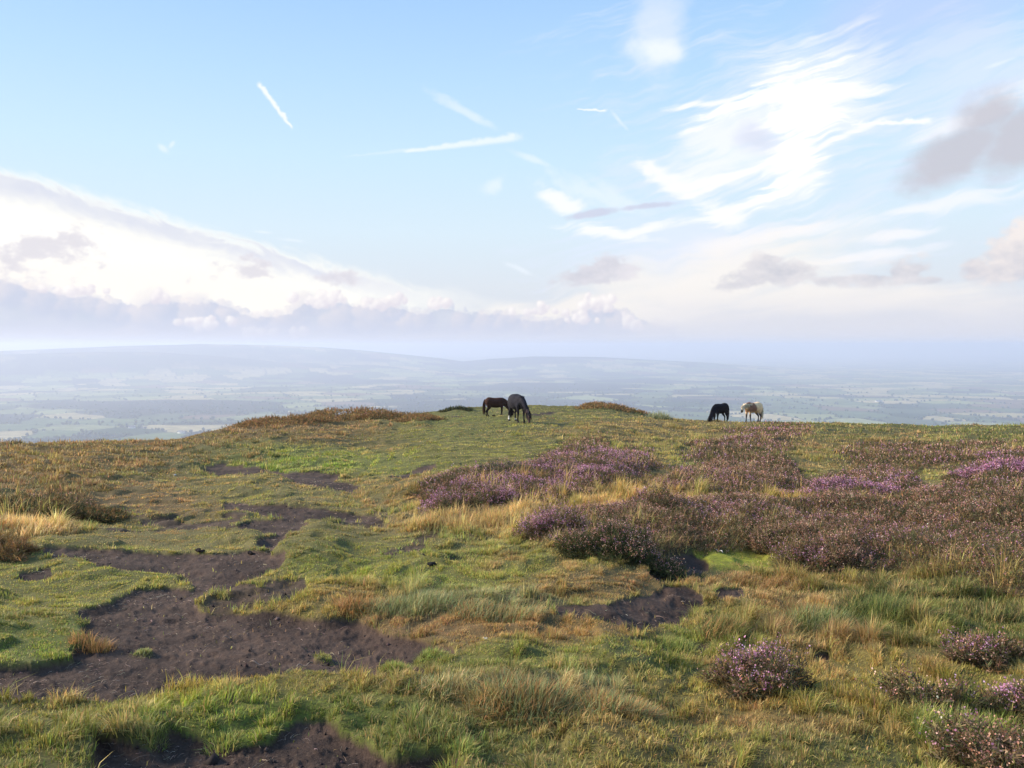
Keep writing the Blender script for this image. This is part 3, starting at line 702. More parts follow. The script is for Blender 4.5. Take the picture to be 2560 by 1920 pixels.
    faint = mx([ell(1000, 240, 95, 14, -27, .3), ell(1150, 345, 70, 9, -18, .3), ell(1335, 258, 34, 6, -48, .2), ell(1068, 392, 32, 18, 30, .4), ell(345, 320, 16, 9, -30, .3), ell(366, 312, 14, 5, 50, .2), ell(1125, 577, 44, 7, -20, .2), ell(1280, 405, 140, 30, -20, .6), ell(2170, 140, 60, 7, 4, .3), ell(570, 503, 24, 4, 0, .2), ell(630, 520, 44, 5, -4, .2)])
    over((240, 247, 255), .5 * smooth(-.1, .9, faint + .8 * fb3 + .6 * puff2))
    # warm low veil, right of centre
    low = mx([ell(1560, 600, 420, 120, 10), ell(1300, 690, 560, 64), ell(1850, 650, 560, 60, 2)])
    over((251, 244, 236), .8 * smooth(-.1, .8, low + .6 * fb1 + .3 * puff))
    # slanting bright sheet, left
    def line(pts):
        q = np.array([azel(u, v) for u, v in pts]); return np.interp(A, q[:, 0], q[:, 1])
    top = line([(-1900, 330), (-300, 348), (0, 358), (60, 370), (160, 398), (300, 445), (600, 530), (860, 603), (1100, 640), (1600, 760), (3200, 900)])
    dep = top + .4 * puff2 + .6 * fb3 + .25 * puff - E
    over((255, 253, 245) , smooth(-.25, .9, dep + .5 * fb3) * smooth(2.5, -12, A + 6 * fb3) * .98)
    hot = smooth(1.8, 3.2, dep) * smooth(-2, -16, A) * smooth(4.5, 7, E)
    over((1.02, 1.0, .95), hot * .9)
    grey = smooth(.30, .8, dep + .9 * fb3) * smooth(2.3, 1.0, dep + .35 * fb3 + 0.02 * (A + 20)) * smooth(-3, -14, A)
    over((212, 217, 233), grey * (.72 + .5 * puff))
    over((255, 249, 241), .9 * smooth(.2, 2.2, dep - 1.6) * smooth(6.2, 3.5, E) * smooth(6, -8, A))
    # contrails
    def trail(u0, v0, u1, v1, w0, w1, rag=.35, k=.9):
        (a0, e0), (a1, e1) = azel(u0, v0), azel(u1, v1); L = math.hypot(a1 - a0, e1 - e0); dx, dy = (a1 - a0) / L, (e1 - e0) / L
        X = A + rag * puff2 * .8 - a0; Y = E + rag * puff2 * .8 + .25 * rag * puff - e0
        s = (X * dx + Y * dy) / L; p = np.abs(Y * dx - X * dy) / (w0 + (w1 - w0) * np.clip(s, 0, 1))
        over((251, 253, 255), k * smooth(1.0, .15, p + .5 * puff2) * smooth(-.03, .06, s) * smooth(1.02, .88, s + .1 * puff2))
    trail(558, 178, 634, 280, .30, .14, .3, .85); trail(872, 327, 1134, 293, .16, .46, .25, .6); trail(740, 338, 900, 322, .05, .2, .3, .22); trail(1838, 267, 2018, 262, .13, .26, .35, .95); trail(1246, 236, 1314, 238, .05, .14, .25, .9)
    # soft dark cloud high on the right, small shaded tufts
    dk = mx([ell(2090, 320, 210, 80, 32, .3), ell(2230, 300, 170, 110, 10, .3), ell(2140, 250, 110, 70, 20, .3)])
    over((198, 197, 207), .9 * smooth(-.08, .7, dk + .55 * puff + .12 * puff2))
    over((204, 210, 232), .55 * smooth(0, .9, ell(1632, 300, 80, 44, -12, .5) + .9 * puff))
    over((204, 208, 228), .85 * smooth(-.05, .6, mx([ell(1400, 441, 85, 9, 4, .15), ell(1275, 458, 75, 11, 8, .15)]) + .6 * puff2 + .3 * puff))
    rag = mx([ell(120, 520, 120, 66, 12), ell(500, 597, 100, 26, 3, .5), ell(545, 575, 60, 18, -8, .5), ell(722, 600, 66, 24, -5, .5)])
    over((228, 223, 229), .7 * smooth(0, .65, rag + 1.5 * cum + 1.1 * cum2))
    over((208, 206, 217), .42 * smooth(.25, .9, rag + 1.6 * cum + 1.2 * cum2))
    # grey cumulus: flat shaded bases, rounded tops catching the light
    rg = np.random.default_rng(5)
    def puffs(cs, c_lit, c_dark, base=None, alpha=.95, fray=.10, light=(-.55, .62), amb=.25, soft=.18):
        """union of warped spheres; shaded by their own normals"""
        x = A + fray * 3.2 * puff2 + fray * 5 * puff * .6; y = E + fray * 2.6 * np.roll(puff2, 91, 1) + fray * 3 * np.roll(puff, 57, 1) * .6
        H = np.full(A.shape, -1.0); SH = np.zeros(A.shape); M = np.zeros(A.shape)
        for cx, cy_, r in cs:
            i0, i1 = np.searchsorted(el, [cy_ - r * 1.5 - .6, cy_ + r * 1.5 + .6]); j0, j1 = np.searchsorted(az, [cx - r * 1.5 - .6, cx + r * 1.5 + .6])
            if i1 <= i0 or j1 <= j0: continue
            w = (slice(i0, i1), slice(j0, j1)); dx = (x[w] - cx) / r; dy = (y[w] - cy_) / r; q = 1 - dx * dx - dy * dy
            hz = np.sqrt(np.maximum(q, 0)); lam = np.clip(light[0] * dx + light[1] * dy + .30 * hz, 0, 1)
            h = hz * r + .25 * (cy_ * 0) ; up = (q > 0) & (h > H[w])
            H[w] = np.where(up, h, H[w]); SH[w] = np.where(up, lam, SH[w]); M[w] = np.maximum(M[w], smooth(-soft, soft * 1.5, q))
        if base is not None: M = M * smooth(base - .15, base + .25, E + .25 * puff)
        # a little blur keeps the puffs soft
        for ax in (0, 1):
            for k in (1, 2): SH = .5 * SH + .25 * (np.roll(SH, k, ax) + np.roll(SH, -k, ax))
        s = np.clip(SH * (1 - amb) + .55 * puff2 + .5 * puff + .02, 0, 1)[..., None]
        over(lin(c_dark) * (1 - s) + (lin(c_lit) if max(c_lit) > 4 else np.array(c_lit)) * s, M * alpha)
    def heap(u, v, ru, rv, n, base_v, **kw):
        a, e = azel(u, v); a2, _ = azel(u + ru, v); _, e2 = azel(u, v - rv); _, eb = azel(u, base_v); rx, ry = a2 - a, e2 - e; cs = []
        for _ in range(n):
            t = rg.uniform(-1, 1); hgt_ = (1 - t * t) ** .6 * rg.uniform(.2, 1); r = ry * rg.uniform(.28, .55)
            cs.append((a + t * rx, eb + hgt_ * 2 * ry - r * .6 + .1, r))
        puffs(cs, base=eb, **kw)
    def grey_cloud(es, v_base, lit, dark, k=.92, fr=1.25):
        eb = azel(1280, v_base)[1]
        m = mx(es) + fr * cum + .45 * cum2
        M = smooth(-.02, .42, m) * smooth(eb - .35, eb + .5, E + .9 * cum2 + .5 * cum)
        px = SKW / (AZ1 - AZ0); sx, sy = int(.8 * px), int(.9 * px)
        f = cum + .35 * cum2; sh = f - np.roll(np.roll(f, -sx, 1), sy, 0) * .0 - np.roll(np.roll(f, sx, 1), -sy, 0)
        tt = np.clip((E - eb) / 3.2, 0, 1)
        s_ = np.clip(.28 + .55 * tt + 1.3 * sh + .25 * (m - .6) * -1, 0, 1)[..., None]
        over(lin(dark) * (1 - s_) + lin(lit) * s_, M * k)
    grey_cloud([ell(1285, 596, 100, 34, 8, .3), ell(1320, 575, 50, 30, 0, .3)], 622, (228, 224, 230), (203, 203, 214), .9)
    grey_cloud([ell(1670, 592, 150, 36, 4, .3), ell(1650, 575, 70, 34, 0, .3), ell(1860, 606, 150, 18, 0, .2), ell(1962, 580, 62, 36, 0, .3), ell(1990, 604, 80, 16, 0, .2), ell(1580, 618, 80, 14, 10, .2)], 630, (234, 229, 230), (199, 200, 210), .94)
    grey_cloud([ell(2190, 560, 90, 80, 10, .3), ell(2240, 520, 90, 80, 10, .3), ell(2110, 580, 50, 40, 0, .3)], 630, (242, 233, 229), (201, 201, 212), .95, 1.1)
    # bank of cumulus along the horizon
    BT = [(-1900, 580), (-400, 585), (0, 600), (100, 618), (210, 633), (300, 660), (340, 634), (400, 640), (480, 650), (560, 674), (630, 664), (665, 632), (700, 642), (760, 650), (850, 652), (925, 668), (950, 652), (1000, 664), (1100, 676), (1200, 684), (1262, 664), (1290, 648), (1345, 664), (1400, 690), (1500, 720), (1650, 742)]
    q = np.array([azel(u, v) for u, v in BT]); bt = np.interp(A, q[:, 0], q[:, 1])
    body = smooth(-.05, .12, bt - .30 + .7 * cum + .55 * cum2 - E) * smooth(15.5, 7.5, A + 3 * cum)
    tone = np.clip(.5 + 1.3 * cum + .8 * big, 0, 1)[..., None]
    over(lin((196, 205, 222)) * (1 - tone) + lin((213, 216, 228)) * tone, body)
    cs = []
    for _ in range(300):
        a = rg.uniform(-50, 11); b_ = np.interp(a, q[:, 0], q[:, 1]); r = float(np.clip(rg.lognormal(math.log(.42), .65), .14, 1.7)); cs.append((a, b_ - r * rg.uniform(.85, 1.9) + .10, r))
    puffs(cs, (240, 230, 230), (194, 201, 223), fray=.2, soft=.5, alpha=.62, amb=.20)
    cs = []
    for (u, v, w_, n) in [(700, 640, 50, 18), (845, 650, 24, 8), (340, 640, 24, 8), (1300, 650, 30, 14), (425, 697, 60, 16), (550, 716, 40, 16), (455, 702, 24, 6), (1290, 660, 36, 16), (1255, 686, 44, 10), (690, 650, 40, 16), (950, 657, 24, 10), (810, 656, 30, 10), (1150, 672, 60, 12), (1370, 702, 16, 5), (640, 716, 16, 4), (150, 626, 80, 12), (1350, 690, 30, 6)]:
        for _ in range(n):
            a, e = azel(u + rg.normal(0, w_ * .5), v + rg.normal(0, 5)); cs.append((a, e, rg.uniform(.16, .42)))
    puffs(cs, (1.06, 1.01, .95), (226, 220, 228), fray=.13, soft=.45, alpha=.92, amb=.0)
    # the foot of the bank dissolves in haze, pinkish air over the horizon
    over((207, 211, 228), .75 * smooth(2.1, .7, E + .7 * fb1 + .4 * big) * smooth(18, 4, A))
    over((223, 222, 229), .85 * smooth(4.5, .8, E + .6 * fb1) * smooth(4, 15, A))
    over((221, 219, 229), .45 * smooth(1.2, .2, E + .5 * fb1))
    edge = smooth(AZ0, AZ0 + 8, A) * smooth(AZ1, AZ1 - 8, A) * smooth(EL1, EL1 - 8, E)
    img = bpy.data.images.new('clouds', SKW, SKH, alpha=True, float_buffer=True); img.colorspace_settings.name = 'Non-Color'; img.alpha_mode = 'CHANNEL_PACKED'
    img.pixels.foreach_set(np.concatenate([RGB, (ALF * edge)[..., None]], -1).astype(np.float32).ravel()); img.update()
    return img

def build_world():
    w = bpy.data.worlds.new('World'); scene.world = w; w.use_nodes = True
    t = w.node_tree; t.nodes.clear(); N = Nodes(t)
    G = N.node('ShaderNodeTexCoord').outputs['Generated']
    sp = N.node('ShaderNodeSeparateXYZ'); N.put(sp.inputs[0], G); X, Y, Z = sp.outputs
    az = N.mul(N.m('ARCTAN2', X, Y), 180 / math.pi)
    el = N.mul(N.m('ARCSINE', Z), 180 / math.pi)
    sky = N.node('ShaderNodeTexSky', sky_type='NISHITA'); sky.sun_disc = False
    sky.sun_elevation = SUN_EL; sky.sun_rotation = SUN_AZ; sky.air_density = 1.0; sky.dust_density = 0.6; sky.ozone_density = 1.6; sky.altitude = 350
    K = 10.0                                 # radiance below is given for a background strength of 1/K
    rp = N.node('ShaderNodeValToRGB'); N.put(rp.inputs[0], N.m('DIVIDE', N.m('MAXIMUM', el, 0.0), 90.0))
    cr = rp.color_ramp; cr.interpolation = 'LINEAR'
    stops = [(0, (212, 215, 228)), (4, (226, 232, 240)), (8, (222, 240, 252)), (13, (208, 237, 255)), (18, (190, 226, 255)), (23, (172, 212, 255)), (32, (150, 196, 248)), (60, (116, 166, 232)), (90, (98, 150, 222))]
    while len(cr.elements) < len(stops): cr.elements.new(0.5)
    for e, (a, c) in zip(cr.elements, stops): e.position = a / 90; e.color = tuple(lin(c)) + (1,)
    col = N.mix(0.9, N.mix(1.0, sky.outputs[0], SKY_TINT, 'MULTIPLY'), N.mix(1.0, rp.outputs[0], (K, K, K), 'MULTIPLY'))
    im = N.node('ShaderNodeTexImage', extension='CLIP', interpolation='Linear'); im.image = cloud_map()
    N.put(im.inputs[0], N.xyz(N.mad(az, 1 / (AZ1 - AZ0), -AZ0 / (AZ1 - AZ0)), N.mad(el, 1 / (EL1 - EL0), -EL0 / (EL1 - EL0)), 0.0))
    col = N.mix(im.outputs[1], col, N.mix(1.0, im.outputs[0], (K, K, K), 'MULTIPLY'))
    b = N.node('ShaderNodeBackground'); N.put(b.inputs[0], col); b.inputs[1].default_value = 1.0 / K * SKY_GAIN
    o = N.node('ShaderNodeOutputWorld'); t.links.new(b.outputs[0], o.inputs[0])
    w.cycles.sampling_method = 'MANUAL'; w.cycles.sample_map_resolution = 512
SKY_TINT = (0.55, 0.62, 0.72); SKY_GAIN = 0.60
build_world()
sun_d = bpy.data.lights.new('sun', 'SUN'); sun = bpy.data.objects.new('sun', sun_d); COL.objects.link(sun)
sun_d.energy = 4.0; sun_d.angle = math.radians(18.0); sun_d.color = (1.0, 0.88, 0.72)
sdir = Vector((math.sin(SUN_AZ) * math.cos(SUN_EL), math.cos(SUN_AZ) * math.cos(SUN_EL), math.sin(SUN_EL)))
sun.rotation_euler = sdir.to_track_quat('Z', 'Y').to_euler(); sun.location = (0, 0, 400)
scene.view_settings.view_transform = 'Standard'; scene.view_settings.look = 'None'; scene.view_settings.exposure = 0.85; scene.view_settings.gamma = 1.0
cy = scene.cycles; cy.max_bounces = 6; cy.diffuse_bounces = 3; cy.glossy_bounces = 1; cy.transmission_bounces = 3; cy.volume_bounces = 4; cy.transparent_max_bounces = 4
cy.use_denoising = True; cy.caustics_reflective = False; cy.caustics_refractive = False

# ------------------------------------------------------------------ the plain far below
VZ = -300.0
def prof(pts, dist):
    """hill heights over azimuth from crest points of the survey sheet"""
    A, H = [], []
    for u, v in pts:
        x, y, z = sheet_dir(u, v); A.append(math.atan2(x, y)); H.append(max(EYE + dist * z / math.hypot(x, y) - VZ, 0))
    return np.array(A), np.array(H)
RIDGES = [(9500, .10, prof([(-900,775),(-300,762),(0,759),(100,755),(250,749),(380,746),(430,744),(520,745),(600,747),(700,751),(780,757),(870,766),(950,775),(1100,800)], 9500)),
          (8000, .09, prof([(-700,775),(0,768),(200,762),(330,762),(480,772),(600,784),(760,790),(900,795),(1100,812)], 8000)),
          (9500, .10, prof([(700,812),(850,800),(1000,783),(1060,776),(1150,770),(1290,771),(1400,777),(1550,785),(1750,800)], 9500)),
          (21000, .10, prof([(1500,790),(1650,781),(1800,776),(1900,772),(2000,771),(2150,769),(2500,768)], 21000)),
          (27000, .08, prof([(500,770),(900,768),(1200,764),(1500,766),(1800,763),(2212,766),(2600,770)], 27000)),
          (42000, .08, prof([(-400,762),(700,760),(900,758),(1050,757),(1190,756),(1240,754),(1300,757),(1420,755),(1500,753),(1560,756),(1700,755),(1820,752),(1920,753),(2010,757),(2110,754),(2212,756),(2600,757)], 42000)),
          (60000, .06, prof([(-400,758),(1000,756),(1300,755),(1700,754),(2212,755),(2600,755)], 60000))]
def valley_z(x, y):
    d = np.hypot(x, y); az = np.arctan2(x, y)
    z = 14 * fbm(x / 900, y / 900, 101, 3) + 45 * fbm(x / 4200, y / 4200, 103, 3) * smooth(2500, 9000, d)
    for dist, sg, (A, H) in RIDGES:
        h = np.interp(az, A, H) * np.exp(-0.5 * (np.log(np.maximum(d, 1) / dist) / sg) ** 2) * (1 + .03 * fbm(x / 1500, y / 1500, 105, 4))
        z = np.maximum(z, h) + 0.12 * np.minimum(z, h)
    return VZ + z

FIELD_C = np.array([(.10,.13,.06),(.15,.17,.075),(.08,.10,.05),(.20,.21,.10),(.36,.30,.15),(.36,.30,.16),(.12,.15,.06),(.17,.12,.08),(.26,.27,.12),(.03,.05,.02),(.09,.12,.05),(.42,.34,.18)])
def fields(x, y):
    """patchwork of fields: colour and closeness to a hedge"""
    wx = x + 120 * fbm(x / 700, y / 700, 111, 2) * 2; wy = y + 120 * fbm(x / 700, y / 700, 113, 2) * 2
    sc = 200.0
    gx_ = wx / sc * .8 + .35 * wy / sc; gy_ = wy / sc * .75 - .3 * wx / sc
    ix = np.floor(gx_); iy = np.floor(gy_)
    d1 = np.full(x.shape, 9.0); d2 = np.full(x.shape, 9.0); idv = np.zeros(x.shape)
    for a in (-1, 0, 1):
        for b in (-1, 0, 1):
            jx = ix + a; jy = iy + b
            cx = jx + .5 + .8 * (_hash(jx, jy, 1) - .5); cy_ = jy + .5 + .8 * (_hash(jx, jy, 2) - .5)
            dd = np.abs(gx_ - cx) * .9 + np.abs(gy_ - cy_) * 1.0 + .25 * np.hypot(gx_ - cx, gy_ - cy_); hid = _hash(jx, jy, 3)
            n1 = dd < d1
            d2 = np.where(n1, d1, np.minimum(d2, dd)); idv = np.where(n1, hid, idv); d1 = np.where(n1, dd, d1)
    c = FIELD_C[np.clip((idv * len(FIELD_C)).astype(int), 0, len(FIELD_C) - 1)]
    c = (c.mean(-1, keepdims=True) * -.1 + 1.1 * c) * 1.05 * (1 + .35 * fbm(x / 120, y / 120, 115, 2))[..., None]
    hedge = 1 - smooth(.03, .085, d2 - d1)
    d = np.hypot(x, y); azd = np.degrees(np.arctan2(x, y))
    pale = 0.10 * smooth(14, 26, azd) * smooth(12000, 6000, d)
    mid_shade = np.exp(-((azd - 3) / 12) ** 2) * smooth(2200, 3500, d) * smooth(13000, 9000, d)  # denser woods mid-valley, their dark colour also painting in cloud shadow
    wood_and_shade = smooth(.17, .20, .75 * fbm(x / 1300, y / 800, 117, 4) + .5 * (idv - .5) * (idv > .8) + .13 * mid_shade - pale + .05 * smooth(9000, 14000, d))
    for dist, sg, (A, H) in RIDGES[:3]:
        wood_and_shade = np.maximum(wood_and_shade, .75 * smooth(60, 140, np.interp(np.radians(azd), A, H) * np.exp(-0.5 * (np.log(np.maximum(d, 1) / dist) / sg) ** 2)) * smooth(-.2, .1, fbm(x / 1500, y / 1500, 119, 3)))
    return c, hedge, wood_and_shade

def valley_material():
    m, t = new_mat('farmland'); N = Nodes(t)
    pos = N.node('ShaderNodeNewGeometry').outputs['Position']
    c = N.attr('tint'); n = N.noise(pos, 0.02, 4, .6)
    f = N.node('ShaderNodeCombineColor'); s = N.step(n, .25, .75, .75, 1.25)
    for i in range(3): N.put(f.inputs[i], s)
    d = N.node('ShaderNodeBsdfDiffuse'); N.put(d.inputs[0], N.mix(1.0, c, f.outputs[0], 'MULTIPLY'))
    o = N.node('ShaderNodeOutputMaterial'); t.links.new(d.outputs[0], o.inputs[0])
    return m

def build_valley():
    # ring spacing follows the eye: even steps of the sight angle
    ang = np.linspace(math.atan(300 / 640.0), 300 / 1900.0, 40)[:-1]; ang2 = np.linspace(300 / 1900.0, 300 / 68000.0, 340)
    rs = 300 / np.tan(np.concatenate([ang, ang2])); rs = np.concatenate([rs, [74000.0]])
    az = np.concatenate([np.linspace(-math.pi, -.75, 24)[:-1], np.linspace(-.75, .75, 1500), np.linspace(.75, math.pi, 24)[1:]])
    x, y = polar(rs, az); z = valley_z(x, y)
    c, hedge, wood_and_shade = fields(x, y); WOODC = np.array([.026, .034, .026])
    m_ = np.maximum(hedge * .85 * smooth(20000, 7000, np.hypot(x, y)), wood_and_shade)[..., None]
    c = c * (1 - m_) + WOODC * m_
    o = mesh_obj('valley', np.stack([x, y, z], -1).reshape(-1, 3), 4, grid_faces(*x.shape), valley_material(), attrs={'tint': c.reshape(-1, 3)}, smooth_shade=True)
    tag(o, 'hazy patchwork of fields, hedges and low hills far below the moor', kind='structure')
    # trees of the hedgerows and woods of the nearer farmland
    n = 200000; r = np.exp(RNG.uniform(math.log(1800), math.log(7000), n)); a = RNG.uniform(-.66, .66, n)
    x, y = r * np.sin(a), r * np.cos(a); c, hedge, wood_and_shade = fields(x, y)
    keep = RNG.random(n) < np.clip(hedge * .30 * smooth(7000, 4000, r) + wood_and_shade * .12 * smooth(4500, 2500, r), 0, 1); x, y, r = x[keep], y[keep], r[keep]; n = len(x)
    z = valley_z(x, y); s = RNG.uniform(3, 6.5, n)
    p = (1 + 5 ** .5) / 2
    ico = np.array([(-1,p,0),(1,p,0),(-1,-p,0),(1,-p,0),(0,-1,p),(0,1,p),(0,-1,-p),(0,1,-p),(p,0,-1),(p,0,1),(-p,0,-1),(-p,0,1)]) / math.hypot(1, p)
    fc = np.array([(0,11,5),(0,5,1),(0,1,7),(0,7,10),(0,10,11),(1,5,9),(5,11,4),(11,10,2),(10,7,6),(7,1,8),(3,9,4),(3,4,2),(3,2,6),(3,6,8),(3,8,9),(4,9,5),(2,4,11),(6,2,10),(8,6,7),(9,8,1)])
    V = np.stack([x, y, z + s * .8], -1)[:, None] + ico[None] * s[:, None, None] * RNG.uniform(.7, 1.3, (n, 12, 1)) * np.array([1.1, 1.1, 1.0])
    L = (np.arange(n)[:, None] * 12 + fc.ravel()[None]).ravel()
    o = mesh_obj('distant_trees', V.reshape(-1, 3), 3, L, plain_material('distant_foliage', (.03, .05, .02), .9, .3, .2), smooth_shade=True)
    tag(o, 'hedgerow trees and woods of the farmland far below', kind='stuff')
    print('trees', n)

def farmhouse(u, v, yaw, w, l, label, wall=(.75, .73, .68)):
    dx, dy, dz = [float(q) for q in sheet_dir(u, v)]; h = math.hypot(dx, dy)
    t = np.linspace(1500, 12000, 8000); zz = EYE + dz / h * t; g = valley_z(dx / h * t, dy / h * t); i = int(np.argmax(zz <= g))
    x, y = dx / h * t[i], dy / h * t[i]; z = float(valley_z(np.array([x]), np.array([y]))[0])
    root = empty('farmhouse', (x, y, z), yaw, label, 'house', 'pale farmhouses in the valley')
    hh = 5.5; r = 3.5
    V = [(-l,-w,-2),(l,-w,-2),(l,w,-2),(-l,w,-2),(-l,-w,hh),(l,-w,hh),(l,w,hh),(-l,w,hh),(-l,0,hh+r),(l,0,hh+r)]
    mesh_obj('wall', V, [4,4,5,5], [0,1,5,4, 2,3,7,6, 1,2,6,9,5, 3,0,4,8,7], M_WALL, root)
    e = .6
    R_ = [(-l-e,-w-e,hh-.5),(l+e,-w-e,hh-.5),(l+e,0,hh+r+.15),(-l-e,0,hh+r+.15),(-l-e,w+e,hh-.5),(l+e,w+e,hh-.5)]
    R_ = R_ + [(a, b, c + .3) for a, b, c in R_]
    ro = mesh_obj('roof', R_, 4, [0,1,2,3, 3,2,5,4, 6,9,8,7, 9,10,11,8, 0,6,7,1, 4,5,11,10], M_ROOF, root)
    q = .6; cz = hh + r
    C_ = [(a * q + l * .8, b * q, c) for a, b in ((-1,-1),(1,-1),(1,1),(-1,1)) for c in (cz - 1, cz + 1.6)]
    mesh_obj('chimney', C_, 4, [0,2,3,1, 2,4,5,3, 4,6,7,5, 6,0,1,7, 1,3,5,7], M_WALL, ro)
    for k in (-.6, -.2, .2, .6):
        mesh_obj('window', [(k*l-.6,-w-.05,1.5),(k*l+.6,-w-.05,1.5),(k*l+.6,-w-.05,3.2),(k*l-.6,-w-.05,3.2)], 4, [0,1,2,3], M_PANE, root)

M_WALL = plain_material('whitewash', (.78, .76, .70), .85, .12, .5); M_ROOF = plain_material('slate', (.16, .15, .16), .7, .2, .8); M_PANE = plain_material('window_glass', (.03, .035, .04), .15, .1, 1)
build_valley()
farmhouse(285, 925, .3, 5, 11, 'pale farmhouse in the valley nearest the left edge, above the left bank of the moor')
farmhouse(392, 936, -.4, 5, 13, 'white farmhouse low in the valley, just above the brown slope left of the ponies')
farmhouse(1898, 868, .2, 6, 18, 'white farm building among pale fields, in the valley right of the cream pony')

# ------------------------------------------------------------------ the air
def build_haze():
    m, t = new_mat('moist_air'); N = Nodes(t)
    v = N.node('ShaderNodeVolumePrincipled'); v.inputs['Color'].default_value = HAZE_COL + (1,); v.inputs['Density'].default_value = HAZE_DENS; v.inputs['Anisotropy'].default_value = HAZE_G
    o = N.node('ShaderNodeOutputMaterial'); t.links.new(v.outputs[0], o.inputs['Volume'])
    X_ = 80000.0; z0, z1 = -325.0, 36.0
    V = [(a, b, c) for c in (z0, z1) for a, b in ((-X_,-X_),(X_,-X_),(X_,X_),(-X_,X_))]
    o = mesh_obj('haze', V, 4, [0,3,2,1, 4,5,6,7, 0,1,5,4, 1,2,6,5, 2,3,7,6, 3,0,4,7], m)
    tag(o, 'pale blue haze lying over the valley', kind='stuff')
HAZE_COL, HAZE_DENS, HAZE_G = (0.77, 0.83, 1.0), 2.0e-4, 0.2
build_haze()

# ------------------------------------------------------------------ ponies
M_COAT = plain_material('pony_coat', (.1, .1, .1), .85, .22, 9, attr='tint', spec=.12, bump=.3)
M_HAIR = leaf_material('pony_hair', .6, .1)
M_HOOF = plain_material('hoof_horn', (.05, .042, .036), .5, .2, 30)
M_EYE = plain_material('eye', (.012, .008, .006), .08, .05, 10, spec=.6)

def tube(bm, path, seg=16):
    """closed tube through (x, y, z, half width across, half depth) stations, ends rounded off"""
    P = np.array(path, float); n = len(P)
    t = np.linspace(0, n - 1, (n - 1) * 5 + 1); Q = np.empty((len(t), 5))
    for k in range(5):                                # Catmull-Rom through the stations
        p = np.concatenate([[2 * P[0, k] - P[1, k]], P[:, k], [2 * P[-1, k] - P[-2, k]]])
        i = np.minimum(t.astype(int), n - 2); f = t - i; a, b, c, d = p[i], p[i + 1], p[i + 2], p[i + 3]
        Q[:, k] = .5 * (2 * b + (c - a) * f + (2 * a - 5 * b + 4 * c - d) * f ** 2 + (3 * b - a - 3 * c + d) * f ** 3)
    T = np.gradient(Q[:, :3], axis=0); T /= np.linalg.norm(T, axis=1)[:, None]
    rings = []
    for q, tn in zip(Q, T):
        side = np.cross(tn, (0, 0, 1.0)) if abs(tn[2]) < .97 else np.array([0, 1.0, 0]) * (-1 if True else 1)
        if abs(tn[2]) >= .55:                          # legs: keep the fore-aft plane
            side = np.cross((1.0, 0, 0), tn) if abs(tn[0]) < .8 else side
        side = np.array([0, 1.0, 0]) - tn * tn[1]; side /= np.linalg.norm(side); up = np.cross(tn, side)
        rings.append([bm.verts.new(q[:3] + side * q[3] * math.cos(a) + up * q[4] * math.sin(a)) for a in np.linspace(0, 2 * math.pi, seg, endpoint=False)])
    for r0, r1 in zip(rings[:-1], rings[1:]):
        for k in range(seg): bm.faces.new((r0[k], r0[(k + 1) % seg], r1[(k + 1) % seg], r1[k]))
    for r, s, tn, q in ((rings[0], -1, T[0], Q[0]), (rings[-1], 1, T[-1], Q[-1])):
        c = bm.verts.new(q[:3] + tn * s * min(q[3], q[4]) * .6)
        for k in range(seg):
            bm.faces.new((r[k], c, r[(k + 1) % seg]) if s < 0 else (r[(k + 1) % seg], c, r[k]))

def strands(paths, w, colr, rng):
    """ribbons of hair: (n, k, 3) points"""
    n, k, _ = paths.shape; ang = rng.uniform(0, math.pi, n); sd = np.stack([np.cos(ang), np.sin(ang), 0 * ang], -1)
    V = []
    for j in range(k):
        ww = (w * (1 - .7 * j / (k - 1)))[:, None] / 2; V += [paths[:, j] - sd * ww, paths[:, j] + sd * ww]
    V = np.stack(V, 1); L = []
    for j in range(k - 1): a = 2 * j; L += [a, a + 1, a + 3, a, a + 3, a + 2]
    return V.reshape(-1, 3), (np.arange(n)[:, None] * 2 * k + np.array(L)[None]).ravel(), np.repeat(colr, 2 * k, axis=0)

